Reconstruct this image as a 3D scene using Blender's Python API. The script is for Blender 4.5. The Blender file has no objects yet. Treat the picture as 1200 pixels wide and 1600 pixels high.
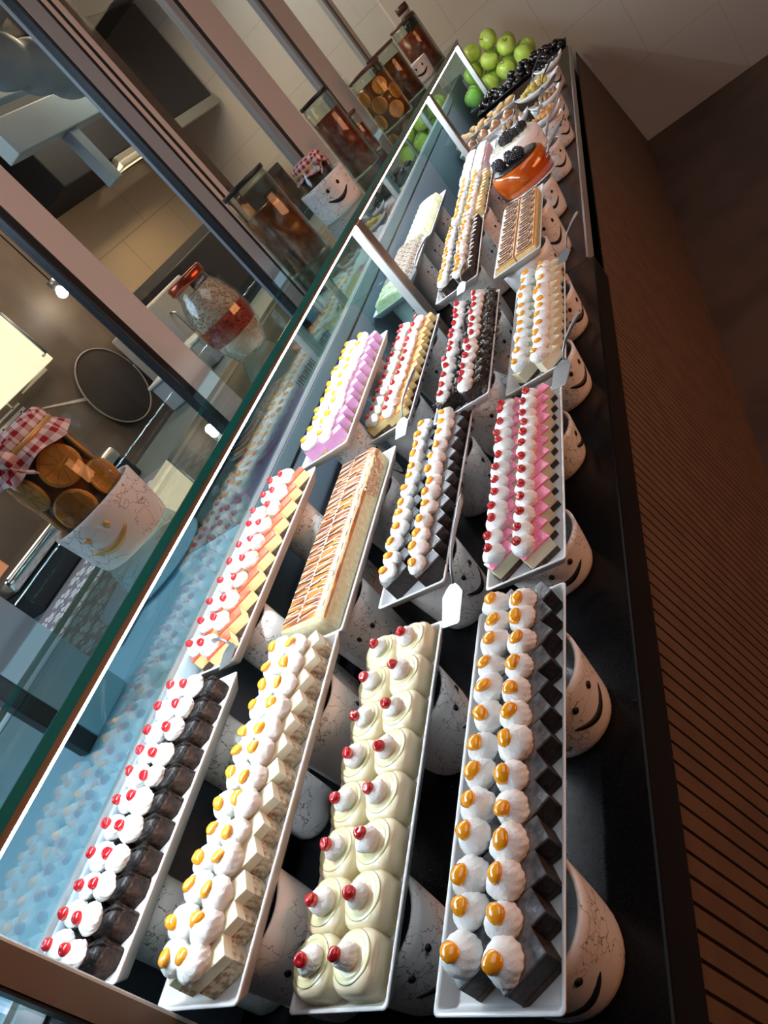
import bpy, bmesh, math, random
from mathutils import Vector, Matrix, noise

random.seed(7)
S = bpy.context.scene
COL = S.collection
H = 1.70                      # eye height above the floor; heights below are written relative to the eye

# ------------------------------------------------------------------ camera
cam_d = bpy.data.cameras.new('camera'); cam = bpy.data.objects.new('camera', cam_d); COL.objects.link(cam)
R_ = ((0.74496254, -0.40030716, -0.5336525), (0.17463218, -0.65503541, 0.73514094), (-0.64384347, -0.64084536, -0.41807033))
cam.matrix_world = Matrix(((R_[0][0], -R_[0][1], -R_[0][2], 0), (R_[1][0], -R_[1][1], -R_[1][2], 0),
                           (R_[2][0], -R_[2][1], -R_[2][2], H), (0, 0, 0, 1)))
cam_d.sensor_fit = 'VERTICAL'; cam_d.sensor_height = 36; cam_d.lens = 36 * 1115.56 / 1600
cam_d.clip_start = 0.02
S.camera = cam
# ------------------------------------------------------------------ world and large lights
w = bpy.data.worlds.new('world'); S.world = w; w.use_nodes = True
w.node_tree.nodes['Background'].inputs[0].default_value = (0.55, 0.62, 0.8, 1)
w.node_tree.nodes['Background'].inputs[1].default_value = 0.06
def area(name, loc, rot, size, size_y, power, color):
    d = bpy.data.lights.new(name, 'AREA'); d.shape = 'RECTANGLE'; d.size = size; d.size_y = size_y
    d.energy = power; d.color = color
    o = bpy.data.objects.new(name, d); COL.objects.link(o); o.location = loc; o.rotation_euler = rot
    return o
# warm dining room lamps, right of the counter; added cool light from the left; kitchen ceiling lamps
area('dining_room_lamp', (2.3, 1.8, 1.35), (0, math.radians(92), 0), 0.6, 2.4, 30, (1.0, 0.38, 0.15))
area('dining_fill', (0.5, 1.8, 3.05), (0, 0, 0), 1.2, 3.6, 20, (0.92, 0.95, 1.0))  # added overhead fill that lifts the cakes and jars
area('far_wall_fill', (-1.75, 5.1, 2.75), (math.radians(48), 0, math.radians(-25)), 0.35, 0.35, 7, (0.90, 0.96, 1.0))  # added fill that brightens the end wall
area('hood_fill', (-2.75, 4.55, 2.235), (0, math.radians(-20), 0), 0.3, 0.9, 9, (1.0, 0.72, 0.42))  # added warm fill under the hood to brighten the beige tiles
area('kitchen_lamp', (-2.2, 4.2, 2.9), (0, 0, 0), 0.8, 1.2, 46, (1.0, 0.74, 0.48))
area('kitchen_lamp_front', (-2.2, 2.2, 2.9), (0, 0, 0), 0.8, 0.8, 14, (1.0, 0.83, 0.66))
area('cool_left_fill', (-2.3, 0.2, 2.6), (0, math.radians(-25), 0), 1.2, 1.2, 30, (0.60, 0.78, 1.0))  # added cool light on the left; the shell has no opening
LED_STRENGTH = 130
LED_COLOR = (0.82, 0.91, 1.0, 1)
S.view_settings.view_transform = 'Standard'; S.view_settings.look = 'None'
S.view_settings.gamma = 1; S.view_settings.use_curve_mapping = False
S.view_settings.exposure = 0.22

# ------------------------------------------------------------------ materials
def _new(name):
    m = bpy.data.materials.new(name); m.use_nodes = True
    nt = m.node_tree; return m, nt, nt.nodes['Principled BSDF']
def mat(name, col, rough=0.5, metal=0.0, spec=0.5, col2=None, scale=60, bump=0.0, bscale=120, sss=0.0, coat=0.0, thr=(0.4, 0.62), detail=3):
    m, nt, b = _new(name)
    b.inputs['Base Color'].default_value = (*col, 1); b.inputs['Roughness'].default_value = rough
    b.inputs['Metallic'].default_value = metal; b.inputs['Specular IOR Level'].default_value = spec
    b.inputs['Coat Weight'].default_value = coat; b.inputs['Coat Roughness'].default_value = 0.08
    if sss:
        b.inputs['Subsurface Weight'].default_value = sss; b.inputs['Subsurface Radius'].default_value = (0.01, 0.006, 0.004)
        b.inputs['Subsurface Scale'].default_value = 1.0
    tc = nt.nodes.new('ShaderNodeTexCoord')
    if col2 is not None:
        n = nt.nodes.new('ShaderNodeTexNoise'); n.inputs['Scale'].default_value = scale; n.inputs['Detail'].default_value = detail
        nt.links.new(tc.outputs['Object'], n.inputs['Vector'])
        r = nt.nodes.new('ShaderNodeValToRGB'); r.color_ramp.elements[0].position = thr[0]; r.color_ramp.elements[1].position = thr[1]
        r.color_ramp.elements[0].color = (*col, 1); r.color_ramp.elements[1].color = (*col2, 1)
        nt.links.new(n.outputs['Fac'], r.inputs['Fac']); nt.links.new(r.outputs['Color'], b.inputs['Base Color'])
    if bump:
        n2 = nt.nodes.new('ShaderNodeTexNoise'); n2.inputs['Scale'].default_value = bscale; n2.inputs['Detail'].default_value = 4
        nt.links.new(tc.outputs['Object'], n2.inputs['Vector'])
        bp = nt.nodes.new('ShaderNodeBump'); bp.inputs['Strength'].default_value = bump; bp.inputs['Distance'].default_value = 0.004
        nt.links.new(n2.outputs['Fac'], bp.inputs['Height']); nt.links.new(bp.outputs['Normal'], b.inputs['Normal'])
    return m
def glass(name, tint, refl=1.0, rough=0.0, ior=1.5):
    """thin sheet glass: see-through tint plus fresnel mirror"""
    m = bpy.data.materials.new(name); m.use_nodes = True; nt = m.node_tree; nt.nodes.clear()
    o = nt.nodes.new('ShaderNodeOutputMaterial'); mx = nt.nodes.new('ShaderNodeMixShader')
    t = nt.nodes.new('ShaderNodeBsdfTransparent'); g = nt.nodes.new('ShaderNodeBsdfGlossy'); f = nt.nodes.new('ShaderNodeFresnel')
    t.inputs[0].default_value = (*tint, 1); g.inputs['Roughness'].default_value = rough; f.inputs[0].default_value = ior
    mu = nt.nodes.new('ShaderNodeMath'); mu.operation = 'MULTIPLY'; mu.inputs[1].default_value = refl; mu.use_clamp = True
    geo = nt.nodes.new('ShaderNodeNewGeometry')
    mr = nt.nodes.new('ShaderNodeMapRange'); mr.inputs['To Min'].default_value = ior; mr.inputs['To Max'].default_value = 1 / ior
    nt.links.new(geo.outputs['Backfacing'], mr.inputs['Value']); nt.links.new(mr.outputs[0], f.inputs[0])
    nt.links.new(f.outputs[0], mu.inputs[0]); nt.links.new(mu.outputs[0], mx.inputs[0])
    nt.links.new(t.outputs[0], mx.inputs[1]); nt.links.new(g.outputs[0], mx.inputs[2]); nt.links.new(mx.outputs[0], o.inputs[0])
    return m
def emit(name, col, s):
    m, nt, b = _new(name); b.inputs['Base Color'].default_value = col
    b.inputs['Emission Color'].default_value = col; b.inputs['Emission Strength'].default_value = s
    return m
def marble(name, base=(0.80, 0.80, 0.79)):
    """white glazed ceramic with a crackled black vein print"""
    m, nt, b = _new(name); b.inputs['Roughness'].default_value = 0.3
    tc = nt.nodes.new('ShaderNodeTexCoord')
    n = nt.nodes.new('ShaderNodeTexNoise'); n.inputs['Scale'].default_value = 22; n.inputs['Detail'].default_value = 6
    mixv = nt.nodes.new('ShaderNodeMix'); mixv.data_type = 'VECTOR'; mixv.inputs['Factor'].default_value = 0.12
    nt.links.new(tc.outputs['Object'], n.inputs['Vector'])
    nt.links.new(tc.outputs['Object'], mixv.inputs[4]); nt.links.new(n.outputs['Color'], mixv.inputs[5])
    v = nt.nodes.new('ShaderNodeTexVoronoi'); v.feature = 'DISTANCE_TO_EDGE'; v.inputs['Scale'].default_value = 30
    nt.links.new(mixv.outputs[1], v.inputs['Vector'])
    r = nt.nodes.new('ShaderNodeValToRGB'); r.color_ramp.elements[0].position = 0.004; r.color_ramp.elements[1].position = 0.022
    r.color_ramp.elements[0].color = (0.02, 0.02, 0.02, 1); r.color_ramp.elements[1].color = (*base, 1)
    nt.links.new(v.outputs['Distance'], r.inputs['Fac'])
    n3 = nt.nodes.new('ShaderNodeTexNoise'); n3.inputs['Scale'].default_value = 9; nt.links.new(tc.outputs['Object'], n3.inputs['Vector'])
    r3 = nt.nodes.new('ShaderNodeValToRGB'); r3.color_ramp.elements[0].position = 0.44; r3.color_ramp.elements[1].position = 0.50
    nt.links.new(n3.outputs['Fac'], r3.inputs['Fac'])
    mx = nt.nodes.new('ShaderNodeMix'); mx.data_type = 'RGBA'
    nt.links.new(r3.outputs['Color'], mx.inputs['Factor']); mx.inputs[6].default_value = (*base, 1)
    nt.links.new(r.outputs['Color'], mx.inputs[7]); nt.links.new(mx.outputs[2], b.inputs['Base Color'])
    return m
def tiles(name, c, line, sx, sy, rough=0.35, swap=False, col2=None):
    m, nt, b = _new(name); b.inputs['Roughness'].default_value = rough
    tc = nt.nodes.new('ShaderNodeTexCoord'); sep = nt.nodes.new('ShaderNodeSeparateXYZ'); com = nt.nodes.new('ShaderNodeCombineXYZ')
    nt.links.new(tc.outputs['Object'], sep.inputs[0])
    nt.links.new(sep.outputs['Y' if swap else 'X'], com.inputs['X']); nt.links.new(sep.outputs['Z'], com.inputs['Y'])
    br = nt.nodes.new('ShaderNodeTexBrick'); br.offset = 0.5; br.inputs['Scale'].default_value = 1
    br.inputs['Brick Width'].default_value = sx; br.inputs['Row Height'].default_value = sy; br.inputs['Mortar Size'].default_value = 0.004
    br.inputs['Color1'].default_value = (*c, 1); br.inputs['Color2'].default_value = (*(col2 or c), 1); br.inputs['Mortar'].default_value = (*line, 1)
    nt.links.new(com.outputs[0], br.inputs['Vector']); nt.links.new(br.outputs['Color'], b.inputs['Base Color'])
    return m
def gingham(name, a, b_, sc=90):
    m, nt, b = _new(name); b.inputs['Roughness'].default_value = 0.9
    tc = nt.nodes.new('ShaderNodeTexCoord')
    waves = []
    for ax in ('X', 'Y'):
        wv = nt.nodes.new('ShaderNodeTexWave'); wv.wave_type = 'BANDS'; wv.bands_direction = ax
        wv.inputs['Scale'].default_value = sc / 6.28; nt.links.new(tc.outputs['UV'], wv.inputs['Vector'])
        rr = nt.nodes.new('ShaderNodeValToRGB'); rr.color_ramp.interpolation = 'CONSTANT'
        rr.color_ramp.elements[1].position = 0.5; nt.links.new(wv.outputs['Fac'], rr.inputs['Fac']); waves.append(rr)
    ad = nt.nodes.new('ShaderNodeMath'); ad.operation = 'ADD'
    nt.links.new(waves[0].outputs['Color'], ad.inputs[0]); nt.links.new(waves[1].outputs['Color'], ad.inputs[1])
    dv = nt.nodes.new('ShaderNodeMath'); dv.operation = 'MULTIPLY'; dv.inputs[1].default_value = 0.5; nt.links.new(ad.outputs[0], dv.inputs[0])
    mx = nt.nodes.new('ShaderNodeMix'); mx.data_type = 'RGBA'; mx.inputs[6].default_value = (*a, 1); mx.inputs[7].default_value = (*b_, 1)
    nt.links.new(dv.outputs[0], mx.inputs['Factor']); nt.links.new(mx.outputs[2], b.inputs['Base Color'])
    return m

M = dict(
    cream=mat('whipped_cream', (0.90, 0.89, 0.86), 0.6, spec=0.2, sss=0.12, bump=0.35, bscale=260),
    cherry=mat('cherry_red', (0.50, 0.012, 0.018), 0.12, spec=0.7, coat=0.6),
    orange=mat('orange_glaze', (0.95, 0.36, 0.01), 0.15, spec=0.6, coat=0.6),
    ceramic=mat('white_ceramic', (0.78, 0.79, 0.79), 0.22, spec=0.5),
    marble=marble('crackled_ceramic'),
    hole=mat('dark_cutout', (0.008, 0.008, 0.01), 0.6),
    gold=mat('gold_cutout', (0.65, 0.42, 0.16), 0.35, metal=0.3),
    steel=mat('brushed_steel', (0.33, 0.36, 0.39), 0.42, metal=1.0),
    brown=mat('brownie', (0.014, 0.007, 0.005), 0.55, col2=(0.055, 0.026, 0.015), scale=110, bump=0.9, bscale=110, spec=0.2),
    browntop=mat('chocolate_glaze', (0.006, 0.0055, 0.006), 0.35, col2=(0.018, 0.015, 0.014), scale=60, bump=0.8, bscale=150, coat=0.12, spec=0.3),
    choc=mat('chocolate_sponge', (0.06, 0.028, 0.016), 0.8, col2=(0.12, 0.06, 0.035), scale=200, bump=0.5, bscale=300),
    custard=mat('custard_layer', (0.80, 0.66, 0.32), 0.5, col2=(0.72, 0.56, 0.24), scale=60, sss=0.1),
    redglaze=mat('red_fruit_glaze', (0.62, 0.10, 0.04), 0.2, coat=0.5),
    lilac=mat('lilac_mousse', (0.50, 0.23, 0.42), 0.4, col2=(0.56, 0.29, 0.47), scale=30, sss=0.1),
    biscuit=mat('biscuit_base', (0.50, 0.33, 0.19), 0.8, col2=(0.36, 0.21, 0.10), scale=180, bump=0.4, bscale=250),
    ivory=mat('ivory_cream', (0.80, 0.75, 0.55), 0.4, sss=0.12),
    nutbase=mat('nut_base', (0.26, 0.15, 0.08), 0.7, col2=(0.66, 0.53, 0.35), scale=120, thr=(0.40, 0.60), bump=0.4),
    lemon=mat('lemon_glaze', (0.98, 0.86, 0.58), 0.2, spec=0.5, coat=0.4, sss=0.05),
    lemonring=mat('lemon_ring', (0.86, 0.82, 0.44), 0.2, coat=0.5, sss=0.2),
    panna=mat('panna_cotta', (0.80, 0.79, 0.65), 0.25, sss=0.2),
    grey=mat('grey_chocolate_glaze', (0.075, 0.08, 0.088), 0.35, col2=(0.30, 0.32, 0.34), thr=(0.38, 0.62), scale=45, coat=0.3, bump=0.4, bscale=140),
    dark=mat('dark_cake', (0.016, 0.010, 0.009), 0.5, col2=(0.035, 0.022, 0.018), scale=120, bump=0.5),
    darkbase=mat('dark_base', (0.09, 0.04, 0.018), 0.6, col2=(0.05, 0.022, 0.012), scale=90),
    caramel=mat('caramel_layer', (0.55, 0.22, 0.03), 0.3),
    pink=mat('pink_glaze', (0.92, 0.22, 0.38), 0.18, col2=(0.96, 0.45, 0.55), scale=110, coat=0.6, thr=(0.5, 0.6)),
    peach=mat('peach_glaze', (0.80, 0.38, 0.12), 0.25, coat=0.4, col2=(0.85, 0.50, 0.20), scale=40),
    flake=mat('chocolate_flake', (0.045, 0.028, 0.018), 0.35, col2=(0.24, 0.18, 0.13), scale=45, thr=(0.52, 0.6)),
    stripe=mat('white_chocolate', (0.55, 0.52, 0.47), 0.35),
    loaf=mat('loaf_crumb', (0.66, 0.58, 0.34), 0.8, col2=(0.76, 0.70, 0.47), scale=90, bump=0.5, bscale=150),
    crust=mat('loaf_crust', (0.34, 0.09, 0.02), 0.3, col2=(0.80, 0.27, 0.02), scale=22, coat=0.5),
    icing=mat('white_icing', (0.85, 0.79, 0.72), 0.4),
    brownicing=mat('brown_icing', (0.16, 0.06, 0.035), 0.35),
    coconut=mat('coconut', (0.78, 0.76, 0.52), 0.7, bump=0.8, bscale=240, col2=(0.70, 0.66, 0.36), scale=60),
    nuts=mat('chopped_nuts', (0.50, 0.44, 0.36), 0.7, col2=(0.20, 0.12, 0.08), scale=120, bump=0.9, bscale=200, thr=(0.48, 0.6)),
    granite=mat('black_granite', (0.003, 0.0035, 0.0042), 0.22, spec=0.14, col2=(0.006, 0.0065, 0.008), scale=300),
    slabedge=mat('slab_edge', (0.006, 0.006, 0.007), 0.35, spec=0.3),
    wood=mat('dark_brown_laminate', (0.11, 0.062, 0.034), 0.6, col2=(0.09, 0.05, 0.028), scale=14),
    alu=mat('brushed_aluminium', (0.55, 0.57, 0.58), 0.35, metal=0.7),
    white_alu=mat('pale_metal', (0.62, 0.66, 0.66), 0.35, metal=0.15),
    room_brown=mat('brown_reflection_metal', (0.18, 0.13, 0.095), 0.35, metal=0.4),  # steel with the room's brown reflection put into its colour
    gasket=mat('black_rubber', (0.008, 0.009, 0.012), 0.4),
    glass=glass('sheet_glass', (0.80, 0.94, 0.93), 1.2),
    glass_back=glass('back_glass', (0.62, 0.80, 0.82), 3.4),
    glass_win=glass('window_glass', (0.92, 0.95, 0.96), 1.0),
    edge=mat('green_glass_edge', (0.01, 0.16, 0.15), 0.15, spec=0.6),
    jarglass=glass('jar_glass', (0.90, 0.93, 0.90), 1.1),
    apple=mat('green_apple', (0.42, 0.60, 0.07), 0.25, col2=(0.52, 0.66, 0.14), scale=25, coat=0.3),
    stem=mat('stem', (0.12, 0.07, 0.03), 0.8),
    date=mat('dark_date', (0.012, 0.008, 0.009), 0.25, coat=0.4),
    berry=mat('blackberry', (0.012, 0.010, 0.016), 0.25, coat=0.4),
    jelly=mat('orange_jelly', (0.62, 0.13, 0.01), 0.1, coat=0.9, sss=0.1, col2=(0.50, 0.08, 0.008), scale=14),
    tan=mat('tan_biscuit', (0.55, 0.34, 0.16), 0.7, bump=0.4),
    ball=mat('brown_fritter', (0.30, 0.12, 0.05), 0.25, coat=0.5, col2=(0.40, 0.20, 0.10), scale=60),
    lamp_spot=None,
)

# ------------------------------------------------------------------ helpers
def _set(o, label=None, cat=None, group=None, kind=None):
    if label: o['label'] = label
    if cat: o['category'] = cat
    if group: o['group'] = group
    if kind: o['kind'] = kind
    return o
def empty(name, loc, label, cat, group=None, rz=0.0):
    o = bpy.data.objects.new(name, None); COL.objects.link(o); o.empty_display_size = 0.02
    o.location = loc; o.rotation_euler = (0, 0, rz)
    return _set(o, label, cat, group)
def link(name, me, m, parent=None, loc=(0, 0, 0), rot=(0, 0, 0), sc=(1, 1, 1), kind=None, label=None):
    if m and not me.materials: me.materials.append(m)
    o = bpy.data.objects.new(name, me); COL.objects.link(o); o.parent = parent
    o.location = loc; o.rotation_euler = rot; o.scale = sc
    if kind: o['kind'] = kind
    if label: o['label'] = label
    return o
def mesh(bm, name='mesh', smooth=False):
    me = bpy.data.meshes.new(name); bmesh.ops.recalc_face_normals(bm, faces=bm.faces[:])
    for f in bm.faces: f.smooth = smooth
    bm.to_mesh(me); bm.free(); return me
def add_box(bm, x0, x1, y0, y1, z0, z1, bev=0.0, seg=2, rot=0.0, mat_index=0):
    g = bmesh.new(); bmesh.ops.create_cube(g, size=1)
    for v in g.verts:
        v.co = Vector(((x0 + x1) / 2 + v.co.x * (x1 - x0), (y0 + y1) / 2 + v.co.y * (y1 - y0), (z0 + z1) / 2 + v.co.z * (z1 - z0)))
    if bev: bmesh.ops.bevel(g, geom=g.edges[:] , offset=bev, segments=seg, affect='EDGES', profile=0.6)
    if rot: bmesh.ops.rotate(g, cent=(0, 0, 0), matrix=Matrix.Rotation(rot, 3, 'Z'), verts=g.verts)
    tmp = bpy.data.meshes.new('t'); g.to_mesh(tmp); g.free()
    n = len(bm.faces); bm.from_mesh(tmp); bpy.data.meshes.remove(tmp)
    bm.faces.ensure_lookup_table()
    for f in bm.faces[n:]: f.material_index = mat_index
def box(x0, x1, y0, y1, z0, z1, bev=0.0, seg=2, smooth=False):
    bm = bmesh.new(); add_box(bm, x0, x1, y0, y1, z0, z1, bev, seg); return mesh(bm, 'box', smooth)
def add_lathe(bm, prof, n=32, c=(0, 0, 0), mod=None, a0=0.0, a1=2 * math.pi):
    full = abs(a1 - a0 - 2 * math.pi) < 1e-6
    rings = []
    cnt = n if full else n + 1
    for i, (r, z) in enumerate(prof):
        if r < 1e-6 and full:
            rings.append([bm.verts.new((c[0], c[1], c[2] + z))]); continue
        ring = []
        for k in range(cnt):
            a = a0 + (a1 - a0) * k / n
            rr = r * (mod(a, i / (len(prof) - 1)) if mod else 1)
            ring.append(bm.verts.new((c[0] + rr * math.cos(a), c[1] + rr * math.sin(a), c[2] + z)))
        rings.append(ring)
    for i in range(len(rings) - 1):
        A, B = rings[i], rings[i + 1]
        for k in range(n):
            k2 = (k + 1) % cnt
            try:
                if len(A) == 1 and len(B) > 1: bm.faces.new((A[0], B[k], B[k2]))
                elif len(B) == 1 and len(A) > 1: bm.faces.new((A[k], A[k2], B[0]))
                elif len(A) > 1: bm.faces.new((A[k], A[k2], B[k2], B[k]))
            except ValueError: pass
def lathe(prof, n=32, mod=None, smooth=True):
    bm = bmesh.new(); add_lathe(bm, prof, n, mod=mod); return mesh(bm, 'lathe', smooth)
def add_tube(bm, pts, rad, n=8):
    pts = [Vector(p) for p in pts]; rings = []
    rads = rad if isinstance(rad, (list, tuple)) else [rad] * len(pts)
    up = None
    for i, p in enumerate(pts):
        t = (pts[min(i + 1, len(pts) - 1)] - pts[max(i - 1, 0)]).normalized()
        if up is None: up = Vector((0, 0, 1)) if abs(t.z) < 0.9 else Vector((1, 0, 0))
        s = t.cross(up).normalized(); u = s.cross(t).normalized(); up = u
        rings.append([bm.verts.new(p + (s * math.cos(2 * math.pi * k / n) + u * math.sin(2 * math.pi * k / n)) * rads[i]) for k in range(n)])
    for A, B in zip(rings, rings[1:]):
        for k in range(n): bm.faces.new((A[k], A[(k + 1) % n], B[(k + 1) % n], B[k]))
    bm.faces.new(rings[0]); bm.faces.new(rings[-1][::-1])
def tube(pts, rad, n=8, smooth=True):
    bm = bmesh.new(); add_tube(bm, pts, rad, n); return mesh(bm, 'tube', smooth)
def add_ball(bm, c, r, sc=(1, 1, 1), u=12, v=8, rot=None, amp=0.0, fr=40, seed=0):
    g = bmesh.ops.create_uvsphere(bm, u_segments=u, v_segments=v, radius=1.0)
    for x in g['verts']:
        p = Vector((x.co.x * sc[0], x.co.y * sc[1], x.co.z * sc[2])) * r
        if rot: p = rot @ p
        if amp: p *= 1 + amp * noise.noise(p * fr + Vector((seed, seed * 2.3, 0)))
        x.co = p + Vector(c)
def ball(r, sc=(1, 1, 1), u=12, v=8, amp=0.0, fr=40, seed=0):
    bm = bmesh.new(); add_ball(bm, (0, 0, 0), r, sc, u, v, None, amp, fr, seed); return mesh(bm, 'ball', True)
def prism(pts, z0, z1, bev=0.0, smooth=False):
    bm = bmesh.new(); vs = [bm.verts.new((x, y, z0)) for x, y in pts]; f = bm.faces.new(vs)
    r = bmesh.ops.extrude_face_region(bm, geom=[f])
    for v in [g for g in r['geom'] if isinstance(g, bmesh.types.BMVert)]: v.co.z = z1
    if bev: bmesh.ops.bevel(bm, geom=bm.edges[:], offset=bev, segments=2, affect='EDGES', profile=0.6)
    return mesh(bm, 'prism', smooth)
def struct(name, me, m, label=None, parent=None):
    return link(name, me, m, parent, kind='structure' if parent is None else None, label=label)

ORD = ['first', 'second', 'third', 'fourth', 'fifth', 'sixth', 'seventh', 'eighth', 'ninth', 'tenth', 'eleventh', 'twelfth', 'thirteenth', 'fourteenth', 'fifteenth', 'sixteenth', 'seventeenth', 'eighteenth']

# ------------------------------------------------------------------ room shell
def shell():
    floor = mat('floor_brown', (0.085, 0.042, 0.024), 0.5, col2=(0.055, 0.026, 0.015), scale=3)
    struct('floor', box(-3.3, 3.2, -2.2, 6.1, -0.05, 0.0), floor)
    struct('wall_back', box(-3.3, 3.2, 6.0, 6.1, 0.0, 3.1), tiles('end_wall_tiles', (0.46, 0.42, 0.37), (0.38, 0.35, 0.31), 0.95, 0.48))
    kw = tiles('kitchen_tiles', (0.60, 0.46, 0.31), (0.36, 0.28, 0.19), 0.75, 0.5, swap=True)
    struct('wall_left', box(-3.3, -3.2, -2.2, 6.0, 0.0, 3.1), kw)
    struct('wall_right', box(3.1, 3.2, -2.2, 6.0, 0.0, 3.1), mat('warm_wall', (0.10, 0.07, 0.05), 0.8))
    struct('wall_front', box(-3.3, 3.2, -2.3, -2.2, 0.0, 3.1), mat('dim_wall', (0.08, 0.09, 0.11), 0.8))
    struct('ceiling', box(-3.3, 3.2, -2.2, 6.1, 3.1, 3.15), mat('ceiling_paint', (0.16, 0.16, 0.16), 0.9))
shell()

# ------------------------------------------------------------------ buffet counter
def counter():
    t = empty('buffet_counter', (-0.6, 2.5, 0), 'long black topped buffet counter with a brown ribbed front, carrying all the dessert trays', 'counter')
    def L(name, me, m, **k):
        o = link(name, me, m, t, loc=(0.6, -2.5, 0), **k); return o
    zc = H - 0.80
    L('countertop', box(-1.04, -0.362, -0.7, 2.17, zc - 0.085, zc, 0.004), M['granite'], label='thick black stone top')
    L('far_countertop', box(-1.04, -0.385, 2.175, 5.9, zc - 0.035, zc - 0.002, 0.003), M['granite'], label='thinner far part of the black top')
    L('metal_edge', box(-0.385, -0.378, 2.18, 5.9, zc - 0.035, zc + 0.004), M['alu'])
    # ribbed front, leaning out to the floor
    bm = bmesh.new()
    top, bot = -0.372, -0.262; zt, zb = zc - 0.085, 0.0
    n = 214; y0, y1 = -0.7, 5.98; prev = None
    for i in range(n):
        ya = y0 + (y1 - y0) * i / n; p = (y1 - y0) / n
        for dy, dx in ((0, 0), (p * 0.82, 0), (p * 0.86, -0.006), (p * 0.96, -0.006)):
            cur = (bm.verts.new((top + dx, ya + dy, zt)), bm.verts.new((bot + dx, ya + dy, zb)))
            if prev: bm.faces.new((prev[0], cur[0], cur[1], prev[1]))
            prev = cur
    L('ribbed_front', mesh(bm), M['wood'])
    L('body', box(-1.03, -0.43, -0.69, 5.9, 0.0, zc - 0.085), M['slabedge'])
counter()

# kitchen side ledge behind the glass
def ledge():
    z = H - 0.475
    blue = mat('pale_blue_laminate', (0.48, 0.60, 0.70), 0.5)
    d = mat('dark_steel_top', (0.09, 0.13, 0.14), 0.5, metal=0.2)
    t = empty('kitchen_worktop', (-1.5, 2.5, 0), 'kitchen side worktop behind the glass, pale blue near and dark steel further on', 'worktop')
    L = lambda n, me, m, **k: link(n, me, m, t, loc=(1.5, -2.5, 0), **k)
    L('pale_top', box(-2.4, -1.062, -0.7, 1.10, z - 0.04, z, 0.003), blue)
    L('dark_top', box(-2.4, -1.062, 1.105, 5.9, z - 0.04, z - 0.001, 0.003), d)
    L('cabinet', box(-2.36, -1.076, -0.68, 5.88, 0.0, z - 0.04), mat('cabinet_grey', (0.10, 0.13, 0.16), 0.5))
ledge()

# ------------------------------------------------------------------ glass sneeze guard
RX = -0.865
def guard():
    t = empty('glass_sneeze_guard', (RX, 2.5, 0), 'glass shelf on pale metal posts standing over the dessert trays', 'sneeze guard')
    L = lambda n, me, m, par=t, **k: link(n, me, m, par, loc=((-RX), -2.5, 0) if par is t else (0, 0, 0), **k)
    sh = L('glass_shelf', box(-1.095, -0.852, -0.6, 5.24, H - 0.276, H - 0.262), M['glass'])
    e = L('shelf_edge', box(-0.852, -0.849, -0.6, 5.24, H - 0.2763, H - 0.2617), M['edge'], sh, label='green front edge of the shelf glass')
    L('shelf_edge', box(-1.097, -1.0951, -0.6, 5.24, H - 0.272, H - 0.262), M['edge'], sh)
    rail = L('front_rail', box(-0.880, -0.853, -0.6, 5.24, H - 0.287, H - 0.2765, 0.002), M['room_brown'])
    led = L('light_strip', box(-0.866, -0.857, 0.185, 5.22, H - 0.2910, H - 0.2875), emit('led', LED_COLOR, LED_STRENGTH), rail, label='white light strip under the rail')
    for (y, dy) in ((0.148, 0.038), (2.105, 0.062), (3.80, 0.062), (5.17, 0.05)):
        p = L('post', box(-0.882, -0.855, y, y + dy, H - 0.7998, H - 0.2872, 0.002), M['white_alu'])
        L('reflection_strip', box(-0.8550, -0.8525, y, y + dy - 0.005, H - 0.7998, H - 0.2905), M['room_brown'], p, label='side of the post with the brown room reflection')  # post side carrying the reflected brown as colour
        L('side_pane', box(-1.065, -0.8825, y + 0.018, y + 0.024, H - 0.472, H - 0.296), M['glass'])
        L('side_pane', box(-1.035, -0.8825, y + 0.018, y + 0.024, H - 0.78, H - 0.472), M['glass'])
        L('near_face_strip', box(-0.881, -0.856, y - 0.004, y - 0.0002, H - 0.7998, H - 0.2905), M['gasket'] if y < 1 else M['white_alu'], p)  # strip on the near face, black on the first post, pale on the others
    for (a, b) in ((-0.6, 0.16), (0.175, 2.12), (2.18, 3.80), (3.87, 5.17)):
        L('back_pane', box(-1.074, -1.068, a, b, H - 0.470, H - 0.274), M['glass_back'])
    L('bottom_channel', box(-1.078, -1.064, -0.6, 5.24, H - 0.4745, H - 0.466), M['alu'])
guard()

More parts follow.
